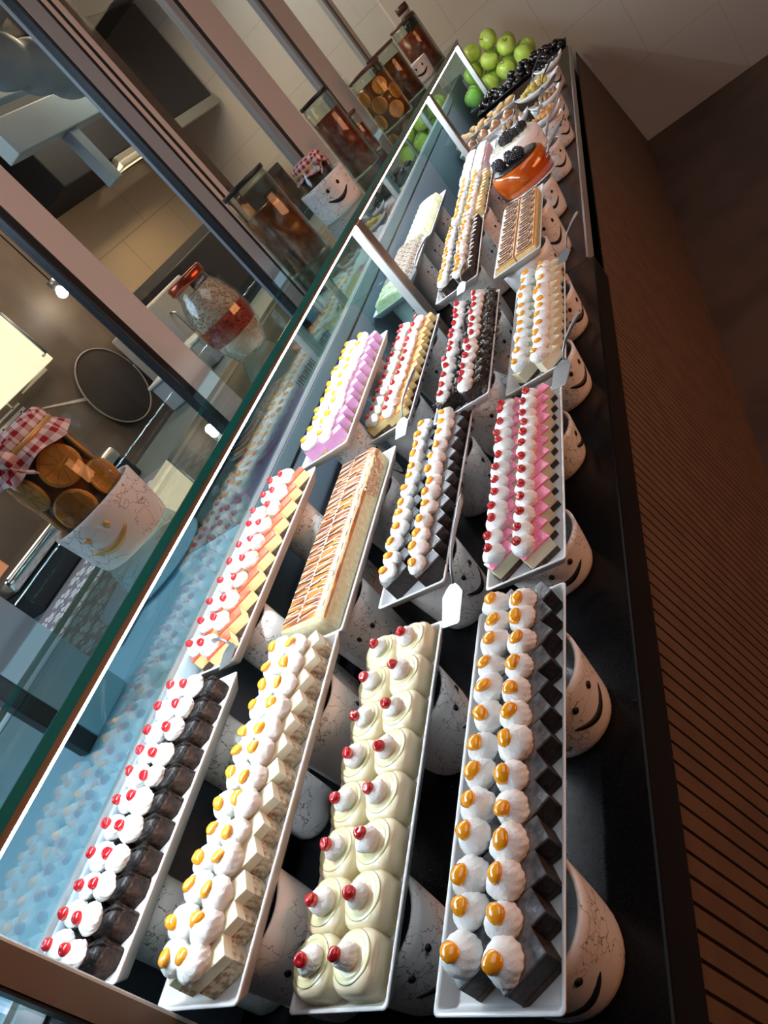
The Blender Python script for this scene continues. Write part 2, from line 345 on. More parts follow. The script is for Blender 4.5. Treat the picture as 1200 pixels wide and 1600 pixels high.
# ------------------------------------------------------------------ service windows of the kitchen
def windows():
    x = -1.25; zb, zt = H - 0.474, H + 1.39
    tan = mat('satin_steel', (0.66, 0.60, 0.56), 0.4, metal=0.1)
    grey = mat('grey_steel', (0.34, 0.39, 0.44), 0.4, metal=0.15)
    brn = mat('brown_wood_post', (0.085, 0.045, 0.022), 0.5)
    # (name, [(y0, y1, material, depth)])
    posts = [[(0.565, 0.60, M['gasket'], 0.03), (0.60, 0.72, grey, 0.04)],
             [(1.485, 1.515, M['gasket'], 0.03), (1.515, 1.625, tan, 0.05)],
             [(2.20, 2.215, M['gasket'], 0.03), (2.215, 2.30, grey, 0.05), (2.30, 2.318, M['gasket'], 0.03), (2.318, 2.345, tan, 0.035), (2.345, 2.365, M['gasket'], 0.02), (2.365, 2.40, tan, 0.03)],
             [(3.03, 3.09, grey, 0.03), (3.09, 3.13, M['gasket'], 0.03), (3.13, 3.40, tan, 0.05)],
             [(3.84, 3.88, grey, 0.03), (3.88, 3.93, M['gasket'], 0.03), (3.93, 4.20, tan, 0.05)],
             [(4.78, 4.83, grey, 0.03), (4.83, 4.87, M['gasket'], 0.03), (4.87, 4.95, tan, 0.04)]]
    for i, ps in enumerate(posts):
        t = empty('window_%d' % (i + 1), (x, ps[0][0], zb), None, None); t['kind'] = 'structure'
        for (a, b, m, dep) in ps:
            link('post_profile', box(x - dep, x + 0.0, a, b - 0.0005, zb + 0.001, zt, 0.003), m, t, loc=(-x, -ps[0][0], -zb))
        ynext = posts[i + 1][0][0] if i + 1 < len(posts) else 5.98
        link('window_pane', box(x - 0.022, x - 0.016, ps[-1][1], ynext, zb + 0.001, zt), M['glass_win'], t, loc=(-x, -ps[0][0], -zb))
    t = empty('brown_pillar', (-1.40, 2.52, 0), 'dark brown upright pillar inside the kitchen just behind the steel window post', 'pillar')
    link('pillar_body', box(-0.05, 0.05, 0.0, 0.13, H - 0.47, 3.09), brn, t)
windows()

# ------------------------------------------------------------------ trays and planters
def tray_mesh(w=0.152, l=0.53, h=0.022):
    bm = bmesh.new()
    def ring(hx, hy, z, r=0.006, n=4):
        vs = []
        for cx, cy, a0 in ((hx - r, hy - r, 0), (-hx + r, hy - r, 90), (-hx + r, -hy + r, 180), (hx - r, -hy + r, 270)):
            for k in range(n + 1):
                a = math.radians(a0 + 90 * k / n); vs.append(bm.verts.new((cx + r * math.cos(a), cy + r * math.sin(a), z)))
        return vs
    a, b = w / 2, l / 2
    prof = [(-0.016, -h, 0.004), (-0.002, -0.0025, 0.006), (0, 0, 0.006), (-0.0005, 0.0012, 0.006), (-0.004, 0.0012, 0.006), (-0.0055, -0.001, 0.006), (-0.013, -0.0145, 0.004), (-0.016, -0.016, 0.004)]
    rings = [ring(a + o, b + o, z, r) for o, z, r in prof]
    for A, B in zip(rings, rings[1:]):
        n = len(A)
        for k in range(n): bm.faces.new((A[k], A[(k + 1) % n], B[(k + 1) % n], B[k]))
    bm.faces.new(rings[0]); bm.faces.new(rings[-1])
    me = mesh(bm, 'tray', True)
    return me
TRAY = tray_mesh()
FLOORZ = -0.016
class Tray:
    def __init__(s, near, far, z, name_label, l=0.53, w=0.152, y_near=None):
        n = Vector(near); f = Vector(far); d = (f - n).normalized()
        s.rz = math.atan2(-d.x, d.y); s.rz = max(-0.09, min(0.09, s.rz)) * 0.6
        d = Vector((-math.sin(s.rz), math.cos(s.rz))); side = Vector((d.y, -d.x))
        c = n + d * (l / 2) - side * (w / 2)
        s.c = Vector((c.x, c.y, H + z)); s.d = d; s.side = side; s.l = l; s.w = w
        s.root = link('serving_tray', TRAY, M['ceramic'], None, s.c, (0, 0, s.rz), (w / 0.152, l / 0.53, 1))
        _set(s.root, name_label, 'tray', 'white rectangular trays on the counter')
    def at(s, x, t, z=0.0):
        """x across (right positive), t along from the near end"""
        p = Vector((s.c.x, s.c.y)) + s.side * x + s.d * (t - s.l / 2)
        return Vector((p.x, p.y, s.c.z + z))

def patch(r_of_z, a0, a1, zfun, hw, n=14, off=0.0012):
    """curved dark cut-out following the wall of a round pot"""
    bm = bmesh.new(); rows = []
    for i in range(n + 1):
        u = i / n; a = a0 + (a1 - a0) * u; zc = zfun(u); wv = hw * (math.sin(math.pi * u) ** 0.5 if 0 < u < 1 else 0.02)
        row = []
        for s in (-1, 1):
            z = zc + s * wv; r = r_of_z(z)
            for o in (off, -0.002): row.append(bm.verts.new(((r + o) * math.cos(a), (r + o) * math.sin(a), z)))
        rows.append(row)
    for A, B in zip(rows, rows[1:]):
        for q in ((0, 2), (2, 3), (3, 1), (1, 0)):
            bm.faces.new((A[q[0]], A[q[1]], B[q[1]], B[q[0]]))
    return mesh(bm, 'patch', True)
def planter(x, y, z0, h, r, face, label, group='smiley ceramic pots under the trays', cut=None, base=0.78, name='smiley_planter'):
    t = empty(name, (x, y, z0), label, 'pot', group, face)
    rb = r * base
    def rz(z):
        u = max(0, min(1, z / h)); return rb + (r - rb) * (u ** 0.7)
    prof = [(0, 0)] + [(rb * 0.92, 0), (rb, h * 0.03)] + [(rz(h * k / 8), h * k / 8) for k in range(1, 9)] + [(r - 0.003, h + 0.0015), (r - 0.006, h)] + [(rz(h * k / 8) - 0.007, h * k / 8) for k in range(7, 0, -1)] + [(0, h * 0.06)]
    link('pot_body', lathe(prof, 36), M['marble'], t)
    m = cut or M['hole']
    for s in (-1, 1):
        a = s * 0.26
        link('eye_hole', patch(rz, a - 0.065, a + 0.065, lambda u: h * 0.72, r * 0.075, 8), m, t)
    link('mouth_slot', patch(rz, -0.52, 0.52, lambda u: h * 0.50 - h * 0.16 * math.sin(math.pi * u), r * 0.075, 16), m, t)
    return t

# ------------------------------------------------------------------ cake piece meshes
def rosette_mesh(r, h, seed, twist=5.0, ridges=7, amp=0.075):
    n = 64; prof = []
    m = 18
    for i in range(m + 1):
        u = i / m
        if u < 0.5: rr = r * (0.80 + 0.20 * math.sin(math.pi * u)); z = h * u * 0.75
        else:
            q = (u - 0.5) / 0.5; rr = r * (1.0 - q ** 1.9); z = h * (0.375 + 0.625 * (q ** 0.82))
        prof.append((max(rr, 0.0 if i == m else 0.0005), z))
    prof[-1] = (0, h)
    prof = [(0, 0.0)] + prof
    ph = seed * 1.7
    def mod(a, u): return 1 + amp * math.sin(ridges * a + twist * u * 2 + ph) * (0.3 + 0.7 * math.sin(math.pi * min(1, u * 1.05))) + 0.16 * noise.noise(Vector((math.cos(a) * 1.1, math.sin(a) * 1.1, u * 2.5 + seed * 9)))
    bm = bmesh.new(); add_lathe(bm, prof, n, mod=mod)
    lean = 0.12 * math.cos(seed * 2.1), 0.12 * math.sin(seed * 2.1)
    for v in bm.verts: v.co.x += lean[0] * v.co.z * (v.co.z / h); v.co.y += lean[1] * v.co.z * (v.co.z / h)
    return mesh(bm, 'rosette', True)
RH = 0.029
ROS = [rosette_mesh(0.0215, RH, s, amp=0.030, ridges=12, twist=9) for s in range(7)]
CHERRY = []
for s in range(2):
    bm = bmesh.new(); add_ball(bm, (0, 0, 0), 0.0088, (1, 1, 0.95), 14, 10, None, 0.12, 110, s)
    for v in bm.verts:
        d = math.hypot(v.co.x, v.co.y)
        if v.co.z > 0: v.co.z -= 0.0028 * math.exp(-(d / 0.003) ** 2)
    CHERRY.append(mesh(bm, 'cherry', True))
DAB = []
for s in range(3):
    bm = bmesh.new(); add_ball(bm, (0, 0, 0), 0.0095, (1.0, 1.15, 0.62), 14, 8, None, 0.25, 90, s + 5)
    DAB.append(mesh(bm, 'dab', True))
def layer(lx, ly, z0, z1, bev=0.0012, jit=0.0006, seed=0):
    bm = bmesh.new(); add_box(bm, -lx / 2, lx / 2, -ly / 2, ly / 2, z0, z1, bev, 2)
    for v in bm.verts:
        v.co += Vector((noise.noise(v.co * 60 + Vector((seed, 0, 0))), noise.noise(v.co * 60 + Vector((0, seed, 4))), 0)) * jit
    return mesh(bm, 'layer', False)
def lobe_layer(lx, ly, z0, z1, r=0.020, bev=0.0105):
    pts = []
    for cx, cy, a0 in ((lx / 2 - r, ly / 2 - r, 0), (-lx / 2 + r, ly / 2 - r, 90), (-lx / 2 + r, -ly / 2 + r, 180), (lx / 2 - r, -ly / 2 + r, 270)):
        for k in range(6):
            a = math.radians(a0 + 90 * k / 5); pts.append((cx + r * math.cos(a), cy + r * math.sin(a)))
    bm = bmesh.new(); add = lambda s, z: [bm.verts.new((x * s, y * s, z)) for x, y in pts]
    rings = [add(1.0, z0), add(1.0, z1 - bev)] + [add(1 - (1 - math.cos(math.radians(q))) * bev / (min(lx, ly) / 2), z1 - bev + bev * math.sin(math.radians(q))) for q in (30, 60, 90)]
    for A, B in zip(rings, rings[1:]):
        for k in range(len(A)): bm.faces.new((A[k], A[(k + 1) % len(A)], B[(k + 1) % len(A)], B[k]))
    bm.faces.new(rings[0]); bm.faces.new(rings[-1])
    return mesh(bm, 'lobe', True)
def flakes_mesh(lx, ly, z, n=26, seed=0):
    rnd = random.Random(seed); bm = bmesh.new()
    for i in range(n):
        x = rnd.uniform(-lx / 2, lx / 2); y = rnd.uniform(-ly / 2, ly / 2); a = rnd.uniform(0, 3.14); L = rnd.uniform(0.004, 0.009); w = rnd.uniform(0.0012, 0.0025)
        tilt = rnd.uniform(-0.5, 0.5)
        R = Matrix.Rotation(a, 3, 'Z') @ Matrix.Rotation(tilt, 3, 'Y')
        zz = z + rnd.uniform(0, 0.004)
        ps = [Vector((-L, -w, 0)), Vector((0, -w, 0.0015)), Vector((L, -w, 0)), Vector((L, w, 0)), Vector((0, w, 0.0015)), Vector((-L, w, 0))]
        top = [bm.verts.new(R @ (p + Vector((0, 0, 0.0008))) + Vector((x, y, zz))) for p in ps]
        bot = [bm.verts.new(R @ p + Vector((x, y, zz))) for p in ps]
        bm.faces.new(top); bm.faces.new(bot[::-1])
        for k in range(6): bm.faces.new((top[k], top[(k + 1) % 6], bot[(k + 1) % 6], bot[k]))
    return mesh(bm, 'flakes', False)
def sideflakes_mesh(lx, ly, z0, z1, n=30, seed=0):
    rnd = random.Random(seed); bm = bmesh.new()
    for i in range(n):
        s = rnd.choice((0, 1, 2)); L = rnd.uniform(0.003, 0.007); w = rnd.uniform(0.001, 0.002); z = rnd.uniform(z0 + 0.003, z1 - 0.002)
        if s == 0: p = Vector((lx / 2 + 0.0008, rnd.uniform(-ly / 2, ly / 2), z)); u = Vector((0, 1, rnd.uniform(-0.5, 0.5))).normalized(); nrm = Vector((1, 0, 0))
        else: p = Vector((rnd.uniform(-lx / 2, lx / 2), -ly / 2 - 0.0008, z)); u = Vector((1, 0, rnd.uniform(-0.5, 0.5))).normalized(); nrm = Vector((0, -1, 0))
        v = nrm.cross(u)
        q = [p + u * L + v * w, p - u * L + v * w, p - u * L - v * w, p + u * L - v * w]
        a = [bm.verts.new(k + nrm * 0.001) for k in q]; b = [bm.verts.new(k - nrm * 0.001) for k in q]
        bm.faces.new(a); bm.faces.new(b[::-1])
        for k in range(4): bm.faces.new((a[k], a[(k + 1) % 4], b[(k + 1) % 4], b[k]))
    return mesh(bm, 'sideflakes', False)

# a kind of cake: list of (part name, [mesh variants], material, z)
def cake_kind(lx, ly, layers, lobe=False, extra=None):
    parts = []
    top = 0
    for (nm, z0, z1, m, grow) in layers:
        if lobe: ms = [lobe_layer(lx + grow, ly + grow, z0, z1)]
        else: ms = [layer(lx + grow, ly + grow, z0, z1, seed=s) for s in range(2)]
        for me in ms: me.materials.append(M[m])
        parts.append((nm, ms)); top = max(top, z1)
    if extra:
        for nm, ms, m in extra:
            for me in ms: me.materials.append(M[m])
            parts.append((nm, ms))
    return dict(parts=parts, top=top, lx=lx, ly=ly)

def put_piece(tr, kind, x, t, ang, desc, cat, group, topper, ros_off, ros_s=1.0, ros_z=1.0, ros_label=None, size=1.0, top_s=1.0, lift=0.0, ros_name='cream_rosette', ntop=1):
    loc = tr.at(x, t, FLOORZ + 0.0003 + lift)
    root = empty('cake_slice', loc, desc, cat, group, tr.rz + ang)
    for nm, ms in kind['parts']:
        link(nm, random.choice(ms), None, root, sc=(size, size, 1))
    ca, sa = math.cos(-ang), math.sin(-ang)
    ox, oy = ros_off
    lx, ly = ox * ca - oy * sa, ox * sa + oy * ca
    if topper is None: return root
    s = ros_s * random.uniform(0.90, 1.08); hz = ros_z * random.uniform(0.92, 1.06)
    r = link(ros_name, random.choice(ROS), M['cream'], root, (lx, ly, kind['top'] - 0.0015), (random.uniform(-.08, .08), random.uniform(-.08, .08), random.uniform(0, 6.28)), (s, s, s * hz))
    hh = RH * s * hz
    # the fruit sits on the cream, a little to the kitchen side
    fx, fy = -0.002 * s + random.uniform(-.003, .003), -0.002 + random.uniform(-.004, .004)
    gx, gy = fx * ca - fy * sa, fx * sa + fy * ca
    if topper == 'cherry':
        link('cherry', random.choice(CHERRY), M['cherry'], root, (lx + gx, ly + gy, kind['top'] + hh * 0.90), (random.uniform(-.6, .6), random.uniform(-.6, .6), random.uniform(0, 6)), (top_s,) * 3)
    else:
        link('orange_piece', random.choice(DAB), M['orange'], root, (lx + gx, ly + gy, kind['top'] + hh * 0.82), (random.uniform(-.3, .3), -0.25 + random.uniform(-.2, .2), random.uniform(0, 6)), (top_s,) * 3)
    return root

def fill(tr, kind, nL, nR, xl, xr, ang, topper, what, group, t0=0.035, t1=0.495, bl=(0.003, 0.002), br=(0.0105, 0.004), **kw):
    """two rows of pieces; xl/xr are where the cream sits, bl/br how far the piece centre lies from its cream"""
    for side, n, xx, off in (('left', nL, xl, bl), ('right', nR, xr, br)):
        for i in range(n):
            t = t0 + (t1 - t0) * i / max(1, n - 1) + random.uniform(-.003, .003) + (0.010 if side == 'left' else 0)
            j = random.uniform(-.0035, .0035)
            a = ang + random.uniform(-.11, .11)
            d = '%s, %s from the near end, %s row' % (what, ORD[i], side)
            put_piece(tr, kind, xx + off[0] + j, t + off[1], a, d, 'cake', group, topper, (-off[0], -off[1]), **kw)

T = {}
T['D1'] = Tray((-0.398, 0.201), (-0.386, 0.731), -0.658, 'white tray of grey glazed dark cakes nearest the viewer on the floor side')
T['D2'] = Tray((-0.408, 0.816), (-0.413, 1.335), -0.690, 'white tray of pink glazed cakes')
T['D3'] = Tray((-0.386, 1.368), (-0.378, 1.897), -0.667, 'white tray of ivory orange-topped cakes beyond the pink cakes')
T['C1'] = Tray((-0.599, 0.206), (-0.605, 0.736), -0.643, 'white tray of glossy pale lemon cakes')
T['C2'] = Tray((-0.612, 0.825), (-0.602, 1.355), -0.643, 'white tray of dark chocolate cakes with orange pieces and cream')
T['C3'] = Tray((-0.541, 1.320), (-0.555, 1.90), -0.615, 'white tray of chocolate flake cakes with cherries')
T['C4'] = Tray((-0.419, 1.926), (-0.415, 2.456), -0.608, 'white tray of drizzled yellow sponge bars')
T['B1'] = Tray((-0.747, 0.190), (-0.759, 0.716), -0.565, 'white tray of ivory cakes on a nutty base with orange pieces')
T['B2'] = Tray((-0.780, 0.748), (-0.767, 1.275), -0.590, 'white tray under the long glazed loaf cake')
T['B3'] = Tray((-0.744, 1.351), (-0.728, 1.881), -0.585, 'white tray of peach glazed cakes with cherries')
T['B4'] = Tray((-0.612, 1.972), (-0.650, 2.50), -0.585, 'white tray of striped chocolate cakes with orange pieces, near the middle post')
T['B5'] = Tray((-0.635, 2.53), (-0.65, 3.06), -0.590, 'white tray of yellowish orange-topped cakes behind the striped ones')
T['B6'] = Tray((-0.665, 3.10), (-0.68, 3.63), -0.600, 'white tray of pink and white cream cakes at the far end of its column', l=0.50, w=0.17)
T['A1'] = Tray((-0.917, 0.200), (-0.924, 0.657), -0.510, 'white tray of dark brownies with cherries', l=0.458)
T['A2'] = Tray((-0.930, 0.675), (-0.907, 1.213), -0.500, 'white tray of yellow and chocolate layer cakes with cherries')
T['A3'] = Tray((-0.842, 1.249), (-0.841, 1.779), -0.508, 'white tray of lilac mousse cakes')
T['A4'] = Tray((-0.912, 2.215), (-0.912, 2.75), -0.570, 'white tray of pale coconut and nut cake beyond the middle post')
T['A5'] = Tray((-0.905, 2.76), (-0.905, 3.3), -0.580, 'white tray of pale coconut cake further from the middle post')

K = {}
K['D1'] = cake_kind(0.056, 0.0305, [('base_layer', 0, 0.009, 'darkbase', 0), ('chocolate_body', 0.009, 0.034, 'dark', -0.0006), ('grey_glaze', 0.034, 0.0375, 'grey', 0.0004)])
K['D2'] = cake_kind(0.056, 0.0305, [('chocolate_base', 0, 0.011, 'choc', 0), ('cream_layer', 0.011, 0.033, 'ivory', -0.0006), ('pink_glaze', 0.033, 0.0365, 'pink', 0.0008)])
K['D3'] = cake_kind(0.056, 0.028, [('chocolate_base', 0, 0.009, 'choc', 0), ('cream_body', 0.009, 0.036, 'ivory', -0.0006)])
K['C1'] = cake_kind(0.062, 0.068, [('lemon_glazed_body', 0, 0.0362, 'lemon', 0)], lobe=True)
K['C2'] = cake_kind(0.056, 0.0305, [('chocolate_body', 0, 0.036, 'dark', -0.0006), ('grey_glaze', 0.036, 0.039, 'grey', 0.0004)])
K['C3'] = cake_kind(0.056, 0.0305, [('chocolate_body', 0, 0.036, 'dark', 0)], extra=[('chocolate_flakes', [flakes_mesh(0.058, 0.033, 0.0355, 44, s) for s in range(3)], 'flake'), ('side_flakes', [sideflakes_mesh(0.056, 0.0305, 0, 0.036, 34, s) for s in range(3)], 'flake')])
K['B1'] = cake_kind(0.056, 0.0305, [('nut_base', 0, 0.023, 'nutbase', 0), ('cream_body', 0.023, 0.038, 'ivory', -0.0004)])
K['B3'] = cake_kind(0.056, 0.0305, [('nut_base', 0, 0.014, 'choc', 0), ('custard_layer', 0.014, 0.032, 'custard', -0.0006), ('peach_glaze', 0.032, 0.0355, 'peach', 0.0004)])
K['B4'] = cake_kind(0.056, 0.030, [('chocolate_body', 0, 0.036, 'dark', 0)], extra=[('white_stripe', [box(-0.028, 0.0283, -0.009, -0.004, 0.0005, 0.0366)], 'stripe'), ('white_stripe', [box(-0.028, 0.0283, 0.004, 0.009, 0.0005, 0.0366)], 'stripe')])
K['B5'] = cake_kind(0.056, 0.0305, [('chocolate_base', 0, 0.010, 'choc', 0), ('cream_body', 0.010, 0.036, 'custard', -0.0006)])
K['B6'] = cake_kind(0.060, 0.036, [('pink_body', 0, 0.034, 'pink', 0)])
K['A1'] = cake_kind(0.056, 0.036, [('brownie_body', 0, 0.032, 'brown', 0), ('chocolate_glaze', 0.026, 0.0385, 'browntop', -0.004)], lobe=True)
for nm_, ms_ in K['A1']['parts']:
    for me_ in ms_:
        for v_ in me_.vertices: v_.co += v_.co.normalized() * 0.004 * noise.noise(v_.co * 70)
K['A2'] = cake_kind(0.056, 0.032, [('chocolate_base', 0, 0.012, 'choc', 0), ('custard_layer', 0.012, 0.032, 'custard', -0.0006), ('red_glaze', 0.032, 0.035, 'redglaze', 0.0004)])
K['A3'] = cake_kind(0.058, 0.033, [('biscuit_base', 0, 0.011, 'biscuit', 0), ('lilac_mousse', 0.011, 0.037, 'lilac', -0.0006)])

A38 = math.radians(36)
fill(T['D1'], K['D1'], 13, 13, -0.018, 0.026, A38, 'orange', 'grey glazed cake with cream and orange piece', 'grey glazed cakes', ros_s=1.0, top_s=1.12)
fill(T['D2'], K['D2'], 13, 13, -0.042, 0.015, A38, 'cherry', 'pink glazed cake with a cherry', 'pink glazed cakes', ros_s=0.92, top_s=0.95)
fill(T['D3'], K['D3'], 11, 12, -0.022, 0.030, math.radians(45), 'orange', 'ivory cake with orange piece beyond the pink cakes', 'ivory cakes beyond the pink ones', ros_s=0.95, top_s=0.9)
fill(T['C2'], K['C2'], 13, 13, -0.034, 0.030, A38, 'orange', 'grey topped chocolate cake with orange piece', 'dark chocolate cakes with orange pieces', ros_s=0.92, top_s=0.95)
fill(T['C3'], K['C3'], 13, 13, -0.030, 0.030, A38, 'cherry', 'chocolate flake cake with a cherry', 'chocolate flake cakes', ros_s=0.85, top_s=0.9)
fill(T['B1'], K['B1'], 13, 13, -0.024, 0.018, A38, 'orange', 'ivory cake on nutty base with orange piece', 'ivory cakes on a nutty base', ros_s=1.02, top_s=1.05)
fill(T['B3'], K['B3'], 13, 13, -0.026, 0.026, math.radians(25), 'cherry', 'peach glazed cake with a cherry', 'peach glazed layer cakes', ros_s=0.86, top_s=0.82)
fill(T['B4'], K['B4'], 13, 13, -0.032, 0.024, A38, 'orange', 'striped chocolate cake with orange piece', 'striped chocolate cakes', ros_s=0.85, top_s=0.85)
fill(T['B5'], K['B5'], 12, 12, -0.032, 0.024, A38, 'orange', 'yellow cream cake behind the striped cakes', 'yellow cream cakes', ros_s=0.85, top_s=0.9)
fill(T['B6'], K['B6'], 10, 10, -0.030, 0.010, 0.1, 'none_pink', 'pink and white cream cake', 'pink and white cream cakes', ros_s=0.9, top_s=0.01) if False else None
fill(T['A1'], K['A1'], 11, 11, -0.042, 0.006, A38, 'cherry', 'dark brownie with a cherry', 'dark brownies', ros_s=0.92, top_s=0.95, t0=0.028, t1=0.428)
fill(T['A2'], K['A2'], 10, 10, -0.022, 0.022, math.radians(43), 'cherry', 'yellow chocolate layer cake with a cherry', 'yellow and chocolate layer cakes', ros_s=0.90, top_s=0.85)
fill(T['A3'], K['A3'], 12, 12, -0.029, 0.020, math.radians(30), 'orange', 'lilac mousse cake with orange piece', 'lilac mousse cakes', ros_s=0.95, top_s=0.95)

# lemon cakes: glazed lobes with a raised ring round the cream
RING = []
bm = bmesh.new(); n = 36
for i in range(n):
    a = 2 * math.pi * i / n
    for k in range(8):
        b = 2 * math.pi * k / 8; r = 0.0262 + 0.0046 * math.cos(b)
        bm.verts.new((r * math.cos(a), r * math.sin(a), 0.0013 * math.sin(b)))
bm.verts.ensure_lookup_table()
for i in range(n):
    for k in range(8):
        bm.faces.new((bm.verts[i * 8 + k], bm.verts[((i + 1) % n) * 8 + k], bm.verts[((i + 1) % n) * 8 + (k + 1) % 8], bm.verts[i * 8 + (k + 1) % 8]))
RINGME = mesh(bm, 'ring', True); RINGME.materials.append(M['lemonring'])
for side, xx in (('left', -0.0345), ('right', 0.0305)):
    for i in range(8):
        t = 0.045 + 0.0645 * i
        d = 'glossy pale lemon cake with cherry, %s from the near end, %s row' % (ORD[i], side)
        root = put_piece(T['C1'], K['C1'], xx, t, 0, d, 'cake', 'pale lemon cakes', 'cherry', (0.004 if side == 'left' else -0.003, 0), ros_s=0.74, ros_z=1.05, top_s=0.98)
        link('lemon_ring', RINGME, None, root, (-0.001, 0.002, K['C1']['top'] - 0.0004), sc=(0.90, 0.94, 0.8))

# far pink and white cream cakes
pk = mat('pale_pink_cream', (0.80, 0.50, 0.52), 0.5, sss=0.1)
for side, xx, m in (('left', -0.034, M['cream']), ('right', 0.026, pk)):
    for i in range(11):
        loc = T['B6'].at(xx, 0.04 + 0.041 * i, FLOORZ + 0.0003)
        root = empty('cake_slice', loc, '%s, %s from the near end' % ('white cream cake in the left row of the far tray' if side == 'left' else 'pale pink cream cake in the right row', ORD[i]), 'cake', 'pink and white cream cakes')
        for nm, ms in K['B6']['parts']: link(nm, ms[0], None, root)
        link('cream_swirl', ROS[i % 5], m if m is M['cream'] else None, root, (0, 0, 0.033), sc=(1.25, 0.9, 0.75)).active_material
        o = [c for c in root.children if c.name.startswith('cream_swirl')]
        for c in COL.objects[-1:]: pass
        c = root.children[-1] if root.children else None
        if c is not None and side == 'right':
            c2 = c.data.copy(); c2.materials.clear(); c2.materials.append(pk); c.data = c2

# ------------------------------------------------------------------ long glazed loaf
def loaf():
    tr = T['B2']; l, w, h = 0.490, 0.112, 0.052
    t = empty('loaf_cake', tr.at(-0.006, 0.262, FLOORZ + 0.0005), 'long yellow loaf cake with a brown and orange glazed top under white zigzag icing', 'cake', None, tr.rz)
    def sect(inset, z0, z1, rr=0.016):
        a = w / 2 - inset
        pts = [(-a + 0.004, z0), (a - 0.004, z0), (a, z0 + 0.006)]
        for k in range(6):
            q = math.radians(90 * k / 5); pts.append((a - rr + rr * math.cos(q), z1 - rr + rr * math.sin(q)))
        for k in range(6):
            q = math.radians(90 + 90 * k / 5); pts.append((-a + rr + rr * math.cos(q), z1 - rr + rr * math.sin(q)))
        pts.append((-a, z0 + 0.006)); return pts
    bm = bmesh.new(); rings = []
    N = 26
    for i in range(N + 1):
        y = -l / 2 + l * i / N; rings.append([bm.verts.new((x + 0.0012 * noise.noise(Vector((x * 30, y * 30, z * 30))), y, z)) for x, z in sect(0, 0, h)])
    for A, B in zip(rings, rings[1:]):
        for k in range(len(A)): bm.faces.new((A[k], A[(k + 1) % len(A)], B[(k + 1) % len(A)], B[k]))
    bm.faces.new(rings[0]); bm.faces.new(rings[-1][::-1])
    me = mesh(bm, 'loaf', True)
    link('crumb_body', me, M['loaf'], t)
    # crust cap, just over the top
    bm = bmesh.new(); rings = []
    for i in range(N + 1):
        y = -l / 2 + 0.002 + (l - 0.004) * i / N; a = w / 2 + 0.0006; top = []
        for k in range(15):
            u = -1 + 2 * k / 14; x = a * u; z = h + 0.0012 - (0.013 * max(0, abs(u) - 0.78) / 0.22 * abs(u))
            top.append((x, z))
        rings.append([bm.verts.new((x, y, z)) for x, z in top] + [bm.verts.new((x * 0.985, y, z - 0.003)) for x, z in top[::-1]])
    for A, B in zip(rings, rings[1:]):
        for k in range(len(A)): bm.faces.new((A[k], A[(k + 1) % len(A)], B[(k + 1) % len(A)], B[k]))
    bm.faces.new(rings[0]); bm.faces.new(rings[-1][::-1])
    link('glazed_top', mesh(bm, 'cap', True), M['crust'], t)
    # piped icing zigzag in two strips
    rnd = random.Random(3)
    for (xa, xb, m, ph) in ((-0.053, -0.002, M['icing'], 0), (0.002, 0.050, M['icing'], 1), (-0.053, 0.0, M['brownicing'], 6), (0.0, 0.050, M['brownicing'], 9)):
        pts = []; y = -l / 2 + 0.006 + ph * 0.001; s = 0
        while y < l / 2 - 0.012:
            x0_, x1_ = (xa, xb) if s % 2 == 0 else (xb, xa)
            for k in range(5):
                u = k / 4; xx = x0_ + (x1_ - x0_) * u
                zz = h + 0.0022 - (0.013 * max(0, abs(xx) / (w / 2) - 0.78) / 0.22)
                pts.append((xx, y + (0.010 * u if s % 2 == 0 else 0.003 * u) + rnd.uniform(-.0008, .0008), zz))
            y += (0.019 if s % 2 == 0 else 0.0025) if m is M['icing'] else (0.024 if s % 2 == 0 else 0.012); s += 1
        link('white_icing' if m is M['icing'] else 'brown_icing', tube(pts, 0.00105 if m is M['icing'] else 0.0013, 5), m, t)
    bm = bmesh.new(); add_tube(bm, [(0.0, -l / 2 + 0.004, h + 0.002), (0.0, l / 2 - 0.004, h + 0.002)], 0.0014, 5)
    add_tube(bm, [(0.050, -l / 2 + 0.004, h - 0.005), (0.050, l / 2 - 0.004, h - 0.005)], 0.0014, 5)
    link('icing_line', mesh(bm, 'line', True), M['icing'], t)
    # nuts stuck on the side at the far end
    bm = bmesh.new()
    for i in range(130):
        add_ball(bm, (w / 2 + 0.001, rnd.uniform(0.10, 0.215), rnd.uniform(0.010, 0.045)), rnd.uniform(0.0022, 0.004), (0.6, 1.2, 1), 6, 4)
    nm = mesh(bm, 'nuts', True); link('chopped_nuts', nm, mat('toasted_nuts', (0.55, 0.33, 0.18), 0.7, col2=(0.75, 0.6, 0.45), scale=120), t, kind='stuff')
loaf()

